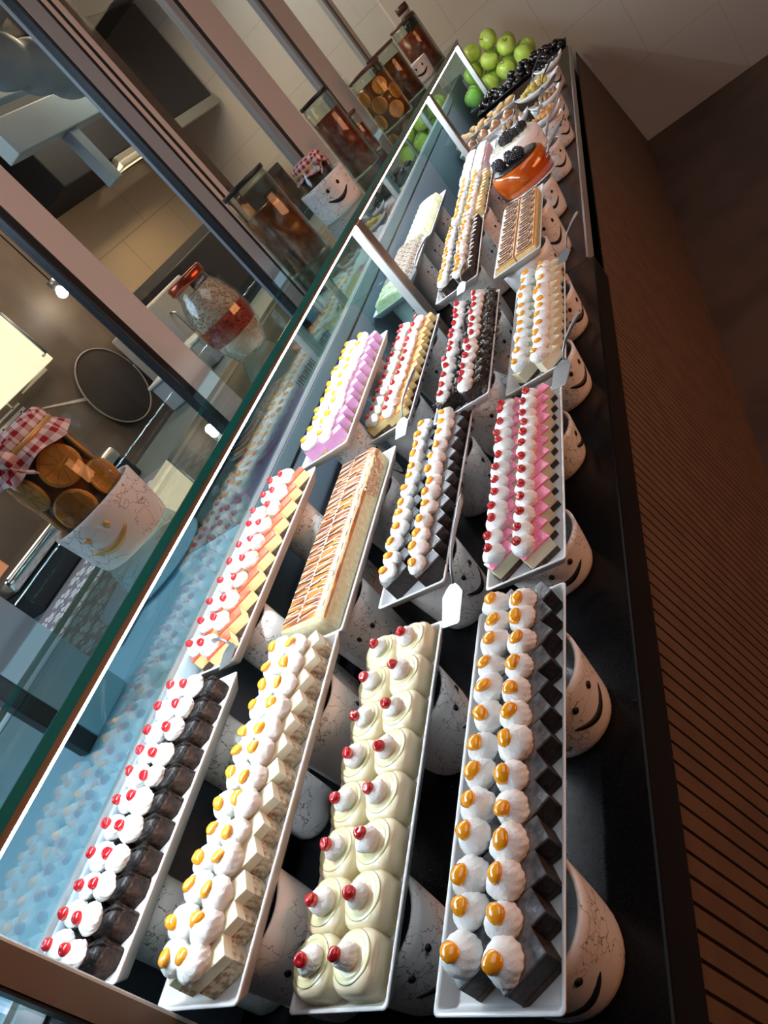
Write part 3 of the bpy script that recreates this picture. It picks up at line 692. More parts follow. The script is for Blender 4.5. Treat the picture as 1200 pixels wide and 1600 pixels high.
# ------------------------------------------------------------------ coconut cakes of the column behind the middle post
def rough_bar(w, l, h, amp, seed, nx=14, ny=30):
    bm = bmesh.new(); g = {}
    for i in range(nx + 1):
        for j in range(ny + 1):
            u = -1 + 2 * i / nx; x = u * w / 2; y = -l / 2 + l * j / ny
            z = h * (1 - 0.16 * u * u - 0.55 * max(0, abs(u) - 0.86) / 0.14) + amp * noise.noise(Vector((x * 120, y * 120, seed)))
            if j in (0, ny): z *= 0.85
            g[i, j] = bm.verts.new((x + amp * 0.6 * noise.noise(Vector((y * 90, seed, x))), y, z))
    for i in range(nx):
        for j in range(ny): bm.faces.new((g[i, j], g[i + 1, j], g[i + 1, j + 1], g[i, j + 1]))
    edge = [g[i, 0] for i in range(nx + 1)] + [g[nx, j] for j in range(1, ny + 1)] + [g[i, ny] for i in range(nx - 1, -1, -1)] + [g[0, j] for j in range(ny - 1, 0, -1)]
    low = [bm.verts.new((v.co.x, v.co.y, 0)) for v in edge]
    for k in range(len(edge)): bm.faces.new((edge[k], edge[(k + 1) % len(edge)], low[(k + 1) % len(edge)], low[k]))
    bm.faces.new(low)
    return mesh(bm, 'bar', False)
def bars(tr, items):
    for (t0, t1, m, what, n, w) in items:
        st = (t1 - t0) / n
        mes = [rough_bar(w, st - 0.003, 0.044, 0.004, s, ny=10) for s in (1, 2, 3)]
        for i in range(n):
            o = empty('coconut_slice', tr.at(-0.002, t0 + st * (i + 0.5), FLOORZ + 0.0005), '%s, %s from its near end' % (what, ORD[i]), 'cake', what + 's', tr.rz)
            link('sponge_body', mes[i % 3], M[m], o)
            link('chocolate_base', box(-w / 2 + 0.001, w / 2 + 0.0006, -st / 2 + 0.004, st / 2 - 0.004, 0.0005, 0.006), M['choc'], o)
bars(T['A4'], [(0.018, 0.16, 'coconut', 'pale coconut slice just beyond the middle post', 4, 0.112), (0.165, 0.515, 'nuts', 'nut covered slice between the pale coconut cakes', 9, 0.116)])
bars(T['A5'], [(0.015, 0.50, 'coconut', 'pale coconut slice on the far coconut tray', 12, 0.108)])

# ------------------------------------------------------------------ drizzled sponge bars
def drizzle_bars():
    tr = T['C4']; lx, ly = 0.060, 0.058
    body = [layer(lx, ly, 0, 0.026, 0.003, seed=s) for s in range(2)]; top = [layer(lx - 0.001, ly - 0.001, 0.026, 0.0295, 0.001, seed=s) for s in range(2)]
    sp = mat('yellow_sponge', (0.80, 0.56, 0.24), 0.7, col2=(0.86, 0.66, 0.36), scale=90, bump=0.3); br = mat('baked_top', (0.62, 0.28, 0.07), 0.3, coat=0.3)
    dz = []
    for c in (0, 1):
        pts = []
        for k in range(34):
            a_ = k * 0.40 + c * 1.2
            pts.append((0.022 * math.sin(a_), -0.022 + 0.044 * k / 33 + 0.009 * math.sin(a_ * 0.5) * math.cos(a_), 0.0308))
        dz.append(tube(pts, 0.0022 if c == 0 else 0.0016, 5))
    for side, xx in (('left', -0.032), ('right', 0.031)):
        for i in range(8):
            o = empty('sponge_bar', tr.at(xx, 0.045 + 0.0605 * i, FLOORZ + 0.0005), 'drizzled yellow sponge bar, %s from the near end, %s row' % (ORD[i], side), 'cake', 'drizzled sponge bars', tr.rz)
            link('sponge_body', body[i % 2], sp, o); link('baked_top', top[i % 2], br, o)
            link('white_drizzle', dz[0], M['icing'], o); link('brown_drizzle', dz[1], M['brownicing'], o, (0, 0.002, 0.0004), (0, 0, 0.1))
drizzle_bars()

# ------------------------------------------------------------------ pots under the trays
ZC = H - 0.80 + 0.0004
def pots():
    cfg = {'D': ((0.10, 0.41), 0.080, 0.80), 'C': ((0.10, 0.42), 0.074, 0.78), 'B': ((0.11, 0.42), 0.071, 0.8), 'A': ((0.12, 0.42), 0.052, 0.95)}
    names = {'D1': 'grey glazed cakes', 'D2': 'pink glazed cakes', 'D3': 'ivory cakes beyond the pink ones', 'C1': 'lemon cakes', 'C2': 'dark chocolate cakes', 'C3': 'chocolate flake cakes',
             'C4': 'drizzled sponge bars', 'B1': 'ivory nut-based cakes', 'B2': 'loaf cake', 'B3': 'peach glazed cakes', 'B4': 'striped chocolate cakes', 'B5': 'yellow cream cakes', 'B6': 'pink and white cream cakes',
             'A1': 'brownies', 'A2': 'yellow and chocolate layer cakes', 'A3': 'lilac mousse cakes', 'A4': 'nut and coconut cakes', 'A5': 'far coconut cakes'}
    for k, tr in T.items():
        ts, r, base = cfg[k[0]]
        if k == 'C4': r = 0.080
        for q, t in enumerate(ts):
            p = tr.at(0.0, t * tr.l / 0.53, 0)
            h = (tr.c.z - 0.0225) - ZC
            x = p.x
            if k[0] == 'A': x = max(x, -0.985)
            lab = 'smiling white ceramic pot under the %s end of the %s' % ('near' if q == 0 else 'far', names[k])
            planter(x, p.y, ZC, h - 0.0018, r, math.radians(random.choice([-48, -30, -15, 5, -60])), lab, base=base)
pots()

# ------------------------------------------------------------------ cake servers and tongs
def server(tip, neck, end, bw, label, mid=None, name='cake_server'):
    tip, neck, end = Vector(tip), Vector(neck), Vector(end)
    for v in (tip, neck, end): v.z += H
    t = empty(name, neck, label, 'cake server', 'steel cake servers')
    tip -= neck; end -= neck
    d = tip.normalized(); s = d.cross(Vector((0, 0, 1))).normalized(); u = s.cross(d)
    bm = bmesh.new(); L = tip.length; rows = []
    for q, wv, zz in ((0.0, 0.12, 0), (0.10, 0.30, 0.0), (0.25, 0.50, -0.001), (0.95, 0.42, -0.001), (1.0, 0.36, 0)):
        c = d * (L * q) + u * zz
        rows.append([bm.verts.new(c + s * bw * wv * e + u * o) for e in (-1, 1) for o in (0.0006, -0.0006)])
    for A, B in zip(rows, rows[1:]):
        for a, b in ((0, 2), (2, 3), (3, 1), (1, 0)): bm.faces.new((A[a], A[b], B[b], B[a]))
    bm.faces.new((rows[0][0], rows[0][1], rows[0][3], rows[0][2])); bm.faces.new((rows[-1][0], rows[-1][2], rows[-1][3], rows[-1][1]))
    link('blade', mesh(bm, 'blade', False), M['steel'], t)
    up = Vector((0, 0, 0.012))
    pts = [Vector((0, 0, 0)), end * 0.12 + up * 0.7, end * 0.3 + up, end * 0.6 + up * 0.7, end * 0.9 + up * 0.2, end]
    link('handle', tube(pts, [0.0022, 0.0022, 0.0026, 0.0036, 0.0050, 0.0028], 8), M['steel'], t)
    return t
server((-0.572, 0.700, -0.628), (-0.567, 0.775, -0.615), (-0.520, 0.905, -0.555), 0.040, 'steel cake server lying between the lemon cakes and the dark chocolate cakes')
server((-0.385, 1.215, -0.632), (-0.366, 1.290, -0.622), (-0.300, 1.345, -0.575), 0.040, 'steel cake server at the near corner of the ivory cakes on the floor side')
server((-0.372, 1.795, -0.632), (-0.352, 1.840, -0.622), (-0.290, 1.885, -0.575), 0.034, 'steel cake server at the far corner of the ivory cakes, next to the sponge bars')
server((-0.760, 1.290, -0.585), (-0.752, 1.345, -0.570), (-0.725, 1.50, -0.545), 0.038, 'steel cake server lying on the near corner of the peach glazed cakes')
server((-0.912, 0.640, -0.478), (-0.925, 0.695, -0.480), (-0.975, 0.712, -0.470), 0.030, 'steel cake server between the brownies and the yellow layer cakes')
server((-0.905, 2.235, -0.552), (-0.890, 2.36, -0.555), (-0.850, 2.52, -0.530), 0.030, 'steel cake server at the edge of the nut and coconut cakes')
server((-0.660, 1.90, -0.580), (-0.655, 1.955, -0.570), (-0.640, 2.03, -0.555), 0.032, 'steel cake server in front of the striped chocolate cakes')

# ------------------------------------------------------------------ far end of the counter: round cakes, platters, fruit
def stand(name, x, y, z, r, label):
    t = link(name, lathe([(0, 0), (r * 0.5, 0), (r * 0.95, 0.010), (r, 0.014), (r - 0.002, 0.016), (r * 0.9, 0.012), (0, 0.008)], 40), M['ceramic'], None, (x, y, z))
    _set(t, label, 'plate'); return t
def berries(cx, cy, z, n, spread, label, seed):
    rnd = random.Random(seed)
    mes = []
    for s in range(3):
        bm = bmesh.new(); add_ball(bm, (0, 0, 0), 0.010, (1, 1, 1.15), 10, 8)
        for k in range(40):
            a = k * 2.4; zz = -0.8 + 1.7 * k / 40; q = math.sqrt(max(0, 1 - min(1, zz * zz)))
            add_ball(bm, (0.010 * q * math.cos(a), 0.010 * q * math.sin(a), 0.0115 * zz), 0.0034, (1, 1, 1), 6, 4)
        mes.append(mesh(bm, 'berry', True))
    for i in range(n):
        o = link('blackberry', mes[i % 3], M['berry'], None, (cx + rnd.uniform(-1, 1) * spread[0], cy + rnd.uniform(-1, 1) * spread[1], z + 0.012 + rnd.uniform(0, 0.010)), (rnd.uniform(-.5, .5), rnd.uniform(-.5, .5), rnd.uniform(0, 6)), (1.35,) * 3)
        _set(o, label, 'berry', label.replace('dark blackberry', 'blackberries'))
def far_things():
    z0 = H - 0.665
    for (x, y, r, face, lab) in ((-0.50, 2.74, 0.075, -60, 'under the orange jelly cake'), (-0.47, 3.15, 0.075, -50, 'under the white coconut cake'), (-0.45, 3.55, 0.075, -40, 'under the far nut dishes'),
                                 (-0.47, 4.0, 0.08, -50, 'under the long nut platter'), (-0.75, 4.1, 0.08, -60, 'under the platter of brown fritters'), (-0.75, 4.6, 0.08, -30, 'under the platter of tan biscuits'), (-0.48, 4.75, 0.08, -50, 'under the date platter')):
        planter(x, y, ZC, 0.128, r, math.radians(face), 'smiling white crackled ceramic pot ' + lab)
    zt = ZC + 0.131
    # orange jelly cake
    stand('cake_plate', -0.51, 2.80, zt, 0.125, 'round white plate under the orange jelly cake')
    t = empty('jelly_cake', (-0.515, 2.80, zt + 0.0095), 'round cake coated in glossy orange jelly with dark berries on top', 'cake')
    link('jelly_coating', lathe([(0, 0), (0.098, 0), (0.106, 0.008), (0.108, 0.045), (0.105, 0.080), (0.096, 0.088), (0, 0.089)], 44), M['jelly'], t)
    link('dark_topping', lathe([(0, 0.0895), (0.088, 0.0895), (0.090, 0.0925), (0.086, 0.0945), (0, 0.0950)], 36), M['browntop'], t)
    berries(-0.53, 2.80, zt + 0.104, 20, (0.055, 0.03), 'dark blackberry piled on the orange jelly cake', 1)
    # white coconut cake
    stand('cake_plate', -0.545, 3.16, zt, 0.130, 'round white plate under the white coconut cake')
    t = empty('coconut_cake', (-0.55, 3.16, zt + 0.0095), 'round white coconut cake with shaved flakes and dark berries on top', 'cake')
    link('cream_coating', lathe([(0, 0), (0.108, 0), (0.114, 0.008), (0.116, 0.05), (0.112, 0.082), (0.100, 0.092), (0, 0.094)], 40), M['cream'], t)
    link('coconut_flakes', flakes_mesh(0.17, 0.17, 0.093, 320, 9), mat('coconut_flakes_white', (0.78, 0.77, 0.62), 0.6), t, kind='stuff')
    berries(-0.54, 3.14, zt + 0.105, 18, (0.06, 0.025), 'dark blackberry piled on the white coconut cake', 2)
    # wafer behind
    # small boat dishes of nuts and fruit
    def dish(x, y, z, a, b, rz, label, m, items_label, n, r, seed, cat='nut', iname='nut'):
        bm = bmesh.new(); prof = [(0, 0), (0.6, 0), (0.9, 0.5), (1.0, 1.0), (0.97, 1.03), (0.86, 0.55), (0.5, 0.14), (0, 0.12)]
        add_lathe(bm, [(p, q * 0.032) for p, q in prof], 28)
        for v in bm.verts: v.co.x *= a; v.co.y *= b; v.co.z += 0.02 * abs(v.co.x / a) ** 3
        o = link('boat_dish', mesh(bm, 'dish', True), M['ceramic'], None, (x, y, z), (0, 0, rz)); _set(o, label, 'dish')
        rnd = random.Random(seed); me = [ball(r, (1.2, 0.85, 0.8), 8, 6, 0.3, 60, s) for s in range(3)]
        for i in range(n):
            q = rnd.random() ** 0.5 * 0.68; an = rnd.uniform(0, 6.28)
            px, py = q * a * math.cos(an), q * b * math.sin(an)
            c, s_ = math.cos(rz), math.sin(rz)
            k = link(iname, me[i % 3], m, None, (x + px * c - py * s_, y + px * s_ + py * c, z + 0.014 + r * (1.0 + 1.6 * (1 - q)) * rnd.uniform(0.8, 1.3)), (rnd.uniform(0, 3), rnd.uniform(0, 3), rnd.uniform(0, 3)))
            _set(k, items_label, cat, items_label + ', the pile')
    tan2 = mat('dried_apricot', (0.62, 0.30, 0.10), 0.5); wal = mat('walnut', (0.32, 0.19, 0.10), 0.7, bump=0.6); yel = mat('dried_mango', (0.55, 0.42, 0.08), 0.5); red = mat('red_brown_fruit', (0.35, 0.09, 0.03), 0.35)
    dish(-0.44, 3.50, zt, 0.085, 0.045, 0.0, 'small white dish of tan dried fruit behind the white cake', tan2, 'tan dried apricot in the small dish behind the white cake', 14, 0.013, 4, 'dried fruit', 'dried_apricot')
    dish(-0.60, 3.52, zt, 0.085, 0.045, 0.0, 'small white dish of red brown fruit left of the apricots', red, 'red brown dried fruit left of the apricots', 12, 0.013, 5, 'dried fruit', 'dried_fruit')
    dish(-0.44, 3.80, zt, 0.085, 0.050, 0.1, 'small white dish of brown nuts with a spoon', wal, 'brown walnut in the small dish with the spoon', 14, 0.013, 6, 'nut', 'walnut')
    dish(-0.62, 3.85, zt, 0.095, 0.050, 0.0, 'small white dish of pale brown nuts, kitchen side of the spoon dish', wal, 'pale brown nut left of the walnut dish', 14, 0.013, 7, 'nut', 'walnut')
    dish(-0.49, 4.22, zt, 0.13, 0.055, 0.0, 'long white dish of yellow dried fruit', yel, 'yellow dried fruit on the long dish', 26, 0.016, 8, 'dried fruit', 'dried_mango')
    dish(-0.43, 4.60, zt, 0.09, 0.055, 0.0, 'white boat dish of dark prunes at the floor side', M['date'], 'dark prune in the boat dish at the floor side', 12, 0.014, 9, 'dried fruit', 'prune')
    # platters across
    def platter(x, y, z, lx, ly, label, m=M['ceramic'], rz=0.0, nm='platter'):
        o = link(nm, TRAY, None, None, (x, y, z + 0.022), (0, 0, rz + math.pi / 2), (ly / 0.152, lx / 0.53, 1.2)); _set(o, label, 'platter')
        if m is not M['ceramic']:
            o.data = TRAY.copy(); o.data.materials.clear(); o.data.materials.append(m)
        return o
    platter(-0.81, 4.18, zt, 0.34, 0.13, 'white platter of brown round fritters')
    platter(-0.85, 4.52, zt, 0.40, 0.13, 'white platter of tan biscuits', rz=0.0)
    rnd = random.Random(11); bl = [ball(0.030, (1, 1, 0.85), 14, 10, 0.12, 30, s) for s in range(3)]
    for i in range(4):
        for j in range(2):
            o = link('round_fritter', bl[(i + j) % 3], M['ball'], None, (-0.91 + 0.078 * i, 4.15 + 0.062 * j, zt + 0.026), (0, 0, rnd.uniform(0, 6)))
            _set(o, 'glossy brown round fritter, %s from the left in the %s row of its platter' % (ORD[i], 'near' if j == 0 else 'far'), 'fritter', 'brown round fritters')
    bs = [ball(0.026, (1.3, 0.8, 0.6), 12, 8, 0.35, 60, s) for s in range(3)]
    for i in range(12):
        o = link('tan_biscuit', bs[i % 3], M['tan'], None, (-1.02 + 0.031 * i, 4.52 + rnd.uniform(-.02, .02), zt + 0.022 + (i % 2) * 0.012), (0, rnd.uniform(-.3, .3), rnd.uniform(0, 3)))
        _set(o, 'tan biscuit in the row on the far platter, %s from the left' % ORD[i], 'biscuit', 'tan biscuits')
    # dates
    blk = mat('black_platter', (0.01, 0.01, 0.011), 0.3)
    platter(-0.63, 4.98, zt, 0.62, 0.16, 'long dark platter of shiny black dates', blk)
    dm = [ball(0.021, (1.35, 0.8, 0.8), 8, 6, 0.2, 60, s) for s in range(4)]
    for i in range(90):
        x = -0.90 + 0.55 * rnd.random(); y = 4.98 + rnd.uniform(-.055, .055); z = zt + 0.02 + (1 - abs(y - 4.98) / 0.06) * 0.06 * rnd.random()
        o = link('date', dm[i % 4], M['date'], None, (x, y, z), (rnd.uniform(-.6, .6), rnd.uniform(-.6, .6), rnd.uniform(0, 3)))
        _set(o, 'shiny black date in the long heap by the apples', 'date', 'black dates in the long heap')
    # apples
    bm = bmesh.new(); prof = []
    for k in range(15):
        a = -math.pi / 2 + math.pi * k / 14; r = 0.060 * math.cos(a) * (1 + 0.06 * math.sin(a)); z = 0.056 * math.sin(a)
        if k > 11: z -= 0.018 * (1 - math.cos(a)) * (k - 11) / 3
        prof.append((max(r, 0), z))
    prof[0] = (0, -0.050); prof[-1] = (0, 0.030)
    am = lathe(prof, 20); am.materials.append(M['apple']); sm = tube([(0, 0, 0.028), (0.003, 0, 0.046), (0.007, 0, 0.058)], 0.0022, 5)
    spots = []
    za = zt + 0.074
    for j in range(3):
        for i in range(4): spots.append((-0.98 + 0.130 * i + 0.02 * (j % 2), 5.34 + 0.125 * j, za))
    for j in range(2):
        for i in range(3): spots.append((-0.915 + 0.130 * i, 5.40 + 0.127 * j, za + 0.098))
    spots += [(-0.86, 5.46, za + 0.195), (-0.73, 5.46, za + 0.195)]
    wh = ['bottom', 'middle', 'top']
    for i, s in enumerate(spots):
        lay = 0 if i < 12 else 1 if i < 18 else 2
        pos = i if lay == 0 else i - 12 if lay == 1 else i - 18
        o = empty('green_apple', (s[0] + rnd.uniform(-.002, .002), s[1] + rnd.uniform(-.002, .002), s[2]), 'green apple in the %s of the pile, %s from its near left corner' % (wh[lay], ORD[pos]), 'apple', 'pile of green apples', rnd.uniform(0, 6))
        o.rotation_euler = (rnd.uniform(-.9, .9), rnd.uniform(-.9, .9), rnd.uniform(0, 6))
        link('apple_flesh', am, None, o); link('stem', sm, M['stem'], o)
    platter(-0.78, 5.46, zt, 0.50, 0.42, 'white platter under the green apples')
    planter(-0.9, 5.40, ZC, 0.128, 0.08, -0.8, 'white crackle-veined ceramic pot with a smiling cut-out face under the apple platter')
    # wafer pieces, spoons and tongs on the floor side
    for (a, b, c, lab) in (((-0.40, 2.70, -0.60), (-0.385, 2.75, -0.585), (-0.30, 2.78, -0.545), 'steel tongs propped beside the orange jelly cake'),
                           ((-0.42, 3.10, -0.62), (-0.40, 3.16, -0.60), (-0.29, 3.25, -0.54), 'steel tongs propped beside the white coconut cake'),
                           ((-0.46, 3.52, -0.62), (-0.44, 3.56, -0.60), (-0.34, 3.68, -0.56), 'steel spoon in the dish of dried apricots'),
                           ((-0.45, 3.84, -0.62), (-0.44, 3.88, -0.60), (-0.36, 4.02, -0.55), 'steel spoon in the dish of walnuts'),
                           ((-0.52, 4.25, -0.62), (-0.50, 4.30, -0.60), (-0.42, 4.45, -0.55), 'steel spoon in the long dish of yellow fruit')):
        if 'tongs' in lab:
            t = empty('tongs', (b[0], b[1], H + b[2]), lab, 'tongs', 'steel tongs')
            e = Vector(c) - Vector(b); tp = Vector(a) - Vector(b)
            for s in (-1, 1):
                o_ = Vector((0.004, -0.012, 0.006)) * s
                link('arm', tube([tp + o_ * 2.2, o_ * 1.8, e * 0.5 + o_ * 1.3, e * 0.92 + o_ * 0.7, e], [0.004, 0.003, 0.003, 0.003, 0.0025], 6), M['steel'], t)
        else:
            s = server(a, b, c, 0.03, lab, name='spoon'); s['category'] = 'spoon'; s['group'] = 'steel spoons'
far_things()

# ------------------------------------------------------------------ jars on the glass shelf
ZS = H - 0.2615
def jar_body(prof, t, n=40):
    outer = prof; inner = [(max(0, r - 0.003), z + (0.004 if i == 0 else 0)) for i, (r, z) in enumerate(prof)][::-1]
    return link('glass_body', lathe([(0, 0)] + outer + inner + [(0, 0.004)], n), M['jarglass'], t)
def cloth_cap(t, r, z, drop, seed):
    """gingham cloth gathered over a lid, tied with a band"""
    me_m = gingham('gingham_cloth', (0.85, 0.72, 0.70), (0.36, 0.012, 0.02), 21)
    bm = bmesh.new(); uvl = bm.loops.layers.uv.new('UVMap'); N = 72
    prof = [(0.0, 0.006), (r * 0.5, 0.006), (r * 0.92, 0.003), (r * 1.03, -0.004), (r * 1.04, -0.018), (r * 1.0, -0.024), (r * 1.06, -0.030), (r * 1.14, -0.024 - drop * 0.6), (r * 1.2, -0.024 - drop)]
    rings = []
    for i, (rr, zz) in enumerate(prof):
        ring = []
        for k in range(N):
            a = 2 * math.pi * k / N; wob = 0
            if i >= 6: wob = (i - 5) * 0.0022 * math.sin(a * 9 + seed)
            if i in (4, 5): wob = 0.0006 * math.sin(a * 24)
            zz2 = zz + (0.006 * math.sin(a * 4 + seed) if i >= 8 else 0)
            ring.append((bm.verts.new(((rr + wob) * math.cos(a), (rr + wob) * math.sin(a), zz2)), a))
        rings.append(ring)
    arc = 0; arcs = [0]
    for i in range(1, len(prof)): arc += math.dist(prof[i], prof[i - 1]); arcs.append(arc)
    for i in range(len(rings) - 1):
        for k in range(N):
            if i == 0 and False: continue
            vs = [rings[i][k], rings[i][(k + 1) % N], rings[i + 1][(k + 1) % N], rings[i + 1][k]]
            try: f = bm.faces.new([v[0] for v in vs])
            except ValueError: continue
            for lp, (vv, a), ri in zip(f.loops, vs, (i, i, i + 1, i + 1)):
                if i < 3: lp[uvl].uv = (arcs[ri] * math.cos(a) * 5, arcs[ri] * math.sin(a) * 5)
                else:
                    aa = a if not (k == N - 1 and a == 0) else 2 * math.pi
                    lp[uvl].uv = (aa * r * 5, arcs[ri] * 5)
    for f in bm.faces: f.smooth = True
    me = bpy.data.meshes.new('cloth'); bm.to_mesh(me); bm.free()
    o = link('gingham_cover', me, me_m, t, (0, 0, z))
    # bow
    bm = bmesh.new(); uvl = bm.loops.layers.uv.new('UVMap')
    for s in (-1, 1):
        for seg, (dx, dz, L) in enumerate(((0.6, 0.35, 0.035), (0.5, -0.9, 0.045))):
            prev = None
            for q in range(7):
                u = q / 6; w_ = 0.006 + 0.012 * math.sin(math.pi * min(1, u * 0.8 + 0.1)) if seg == 0 else 0.006
                c = Vector((r * 1.04 + 0.006 + 0.012 * math.sin(math.pi * u), s * dx * L * u, -0.022 + dz * L * u - (0.4 * L * u * u if seg == 0 else 0)))
                cur = [bm.verts.new(c + Vector((0.002 * e, 0, w_ * e * 0.8)) + Vector((oo, 0, 0))) for e in (-1, 1) for oo in (-0.0015, 0.0015)]
                if prev:
                    for a, b in ((0, 2), (2, 3), (3, 1), (1, 0)):
                        f = bm.faces.new((prev[a], prev[b], cur[b], cur[a]))
                        for lp in f.loops: lp[uvl].uv = (lp.vert.co.y * 5, lp.vert.co.z * 5)
                prev = cur
    add_ball(bm, (r * 1.04 + 0.008, 0, -0.022), 0.010)
    me = mesh(bm, 'bow', True); link('bow', me, me_m, t, (0, 0, z), (0, 0, -0.5))
    bm = bmesh.new(); add_lathe(bm, [(r * 1.03, -0.028), (r * 1.06, -0.026), (r * 1.06, -0.021), (r * 1.03, -0.019)], 40)
    link('tie_band', mesh(bm, 'band', True), M['gold'], t, (0, 0, z))
def orange_slices(t, r, z0, rows, n, rs, m_rind, m_flesh, rowh):
    rnd = random.Random(21)
    bm = bmesh.new(); add_lathe(bm, [(0, -0.003), (rs * 0.95, -0.003), (rs, 0), (rs * 0.95, 0.003), (0, 0.003)], 24)
    rind = mesh(bm, 'rind', True)
    fl = []
    bm = bmesh.new()
    for k in range(9):
        a = 2 * math.pi * k / 9; pts = []
        for (rr, da) in ((0.10, 0), (0.84, -0.325), (0.90, 0), (0.84, 0.325)): pts.append((rs * rr * math.cos(a + da), rs * rr * math.sin(a + da)))
        top = [bm.verts.new((x, y, 0.0038)) for x, y in pts]; bot = [bm.verts.new((x, y, -0.0038)) for x, y in pts]
        bm.faces.new(top); bm.faces.new(bot[::-1])
        for q in range(4): bm.faces.new((top[q], top[(q + 1) % 4], bot[(q + 1) % 4], bot[q]))
    flesh = mesh(bm, 'flesh', False)
    for j in range(rows):
        for i in range(n):
            a = 2 * math.pi * (i + 0.5 * (j % 2)) / n + 0.25
            d = r - 0.0075
            p = (d * math.cos(a), d * math.sin(a), z0 + rs + rowh * j)
            o = link('orange_slice', rind, m_rind, t, p, (0, math.pi / 2, a)); link('slice_flesh', flesh, m_flesh, o)
def jars():
    amber = mat('amber_syrup', (0.23, 0.075, 0.018), 0.15, coat=0.4); rind = mat('orange_rind', (0.62, 0.30, 0.06), 0.35); flesh = mat('orange_flesh', (0.50, 0.22, 0.045), 0.3)
    redm = mat('red_preserve', (0.16, 0.03, 0.02), 0.25, col2=(0.28, 0.07, 0.04), scale=40)
    jam = mat('brown_orange_preserve', (0.22, 0.07, 0.012), 0.25, col2=(0.10, 0.03, 0.01), scale=30)
    dk = mat('dark_preserve', (0.06, 0.03, 0.015), 0.3); wood = mat('dark_lid', (0.10, 0.05, 0.03), 0.4)
    copper = mat('copper_lid', (0.45, 0.10, 0.05), 0.25, metal=0.8)
    # 1 big jar of orange slices in a smiling pot
    x, y = -0.960, 0.775
    planter(x, y, ZS + 0.0005, 0.092, 0.082, math.radians(-62), 'white crackled pot with a gold cut-out face holding the orange slice jar', 'smiley ceramic pots on the glass shelf', M['gold'], 0.86)
    t = empty('orange_slice_jar', (x, y, ZS + 0.007), 'big glass jar of orange slices in syrup with a red gingham cover', 'jar', None, math.radians(-40))
    jar_body([(0.060, 0), (0.064, 0.006), (0.066, 0.190), (0.060, 0.208), (0.055, 0.215), (0.055, 0.230)], t)
    link('syrup', lathe([(0, 0.006), (0.052, 0.006), (0.052, 0.200), (0, 0.200)], 32), amber, t)
    orange_slices(t, 0.064, 0.008, 3, 5, 0.034, rind, flesh, 0.061)
    link('lid', lathe([(0, 0.231), (0.060, 0.231), (0.060, 0.243), (0, 0.243)], 32), wood, t)
    cloth_cap(t, 0.061, 0.245, 0.028, 1.0)
    # 2 bean jar
    t = empty('bean_jar', (-0.975, 1.435, ZS + 0.0005), 'clear jar of white and red beans in layers under a copper lid', 'jar', None, 0)
    pr = [(0.040, 0), (0.046, 0.006), (0.062, 0.045), (0.070, 0.085), (0.068, 0.125), (0.056, 0.165), (0.045, 0.185), (0.044, 0.200)]
    jar_body(pr, t)
    rnd = random.Random(5)
    import bisect
    def rad(z):
        for (r0, z0_), (r1, z1_) in zip(pr, pr[1:]):
            if z0_ <= z <= z1_: return r0 + (r1 - r0) * (z - z0_) / max(1e-6, z1_ - z0_)
        return pr[-1][0]
    for nm, za, zb, m in (('white_beans', 0.006, 0.055, mat('pale_bean', (0.76, 0.66, 0.56), 0.5)), ('red_beans', 0.056, 0.105, mat('red_bean', (0.48, 0.08, 0.055), 0.4)), ('white_beans', 0.106, 0.182, mat('pale_bean_top', (0.72, 0.58, 0.48), 0.5))):
        bm = bmesh.new()
        add_lathe(bm, [(0, za)] + [(rad(za + (zb - za) * k / 6) - 0.0075, za + (zb - za) * k / 6) for k in range(7)] + [(0, zb)], 28)
        for i in range(620):
            z = rnd.uniform(za + 0.001, zb - 0.001); a = rnd.uniform(0, 6.28); r = rad(z) - 0.0065
            add_ball(bm, (r * math.cos(a), r * math.sin(a), z), 0.0026, (1, 1, 0.8), 5, 4)
        link(nm, mesh(bm, 'beans', True), m, t, kind='stuff')
    link('lid', lathe([(0, 0.200), (0.047, 0.200), (0.049, 0.203), (0.049, 0.218), (0.046, 0.222), (0, 0.222)], 36), copper, t)
    def cyl_jar(x, y, r, h, fill_h, m, label, lidm=wood, lid=True, nm='preserve_jar'):
        t = empty(nm, (x, y, ZS + 0.0005), label, 'jar', None, 0)
        jar_body([(r - 0.004, 0), (r, 0.005), (r, h - 0.012), (r - 0.004, h), ], t, 36)
        link('filling', lathe([(0, 0.006), (r - 0.005, 0.006), (r - 0.005, fill_h), (0, fill_h + 0.002)], 30), m, t)
        if lid: link('lid', lathe([(0, h + 0.0003), (r + 0.001, h + 0.0003), (r + 0.002, h + 0.014), (0, h + 0.016)], 30), lidm, t)
        return t
    cyl_jar(-0.975, 1.965, 0.072, 0.262, 0.190, jam, 'tall jar of brown orange preserve, next beyond the bean jar', M['gasket'])
    planter(-0.955, 2.36, ZS + 0.0005, 0.115, 0.085, math.radians(-55), 'white crackle-veined pot with a cut-out face holding the small dark jar', 'smiley ceramic pots on the glass shelf', M['hole'], 0.92)
    t = empty('gingham_jar', (-0.96, 2.365, ZS + 0.0075), 'small dark jar with a red gingham cover standing in a smiling pot', 'jar')
    jar_body([(0.060, 0), (0.063, 0.006), (0.063, 0.150), (0.050, 0.168), (0.050, 0.178)], t)
    link('filling', lathe([(0, 0.006), (0.055, 0.006), (0.055, 0.145), (0, 0.146)], 28), dk, t)
    cloth_cap(t, 0.052, 0.186, 0.022, 2.0)
    cyl_jar(-0.985, 2.87, 0.062, 0.295, 0.235, redm, 'tall jar of deep red preserve beyond the gingham jar', M['gasket'])
    cyl_jar(-1.03, 3.20, 0.042, 0.165, 0.120, redm, 'small jar of red preserve tucked behind the tall red jar', wood)
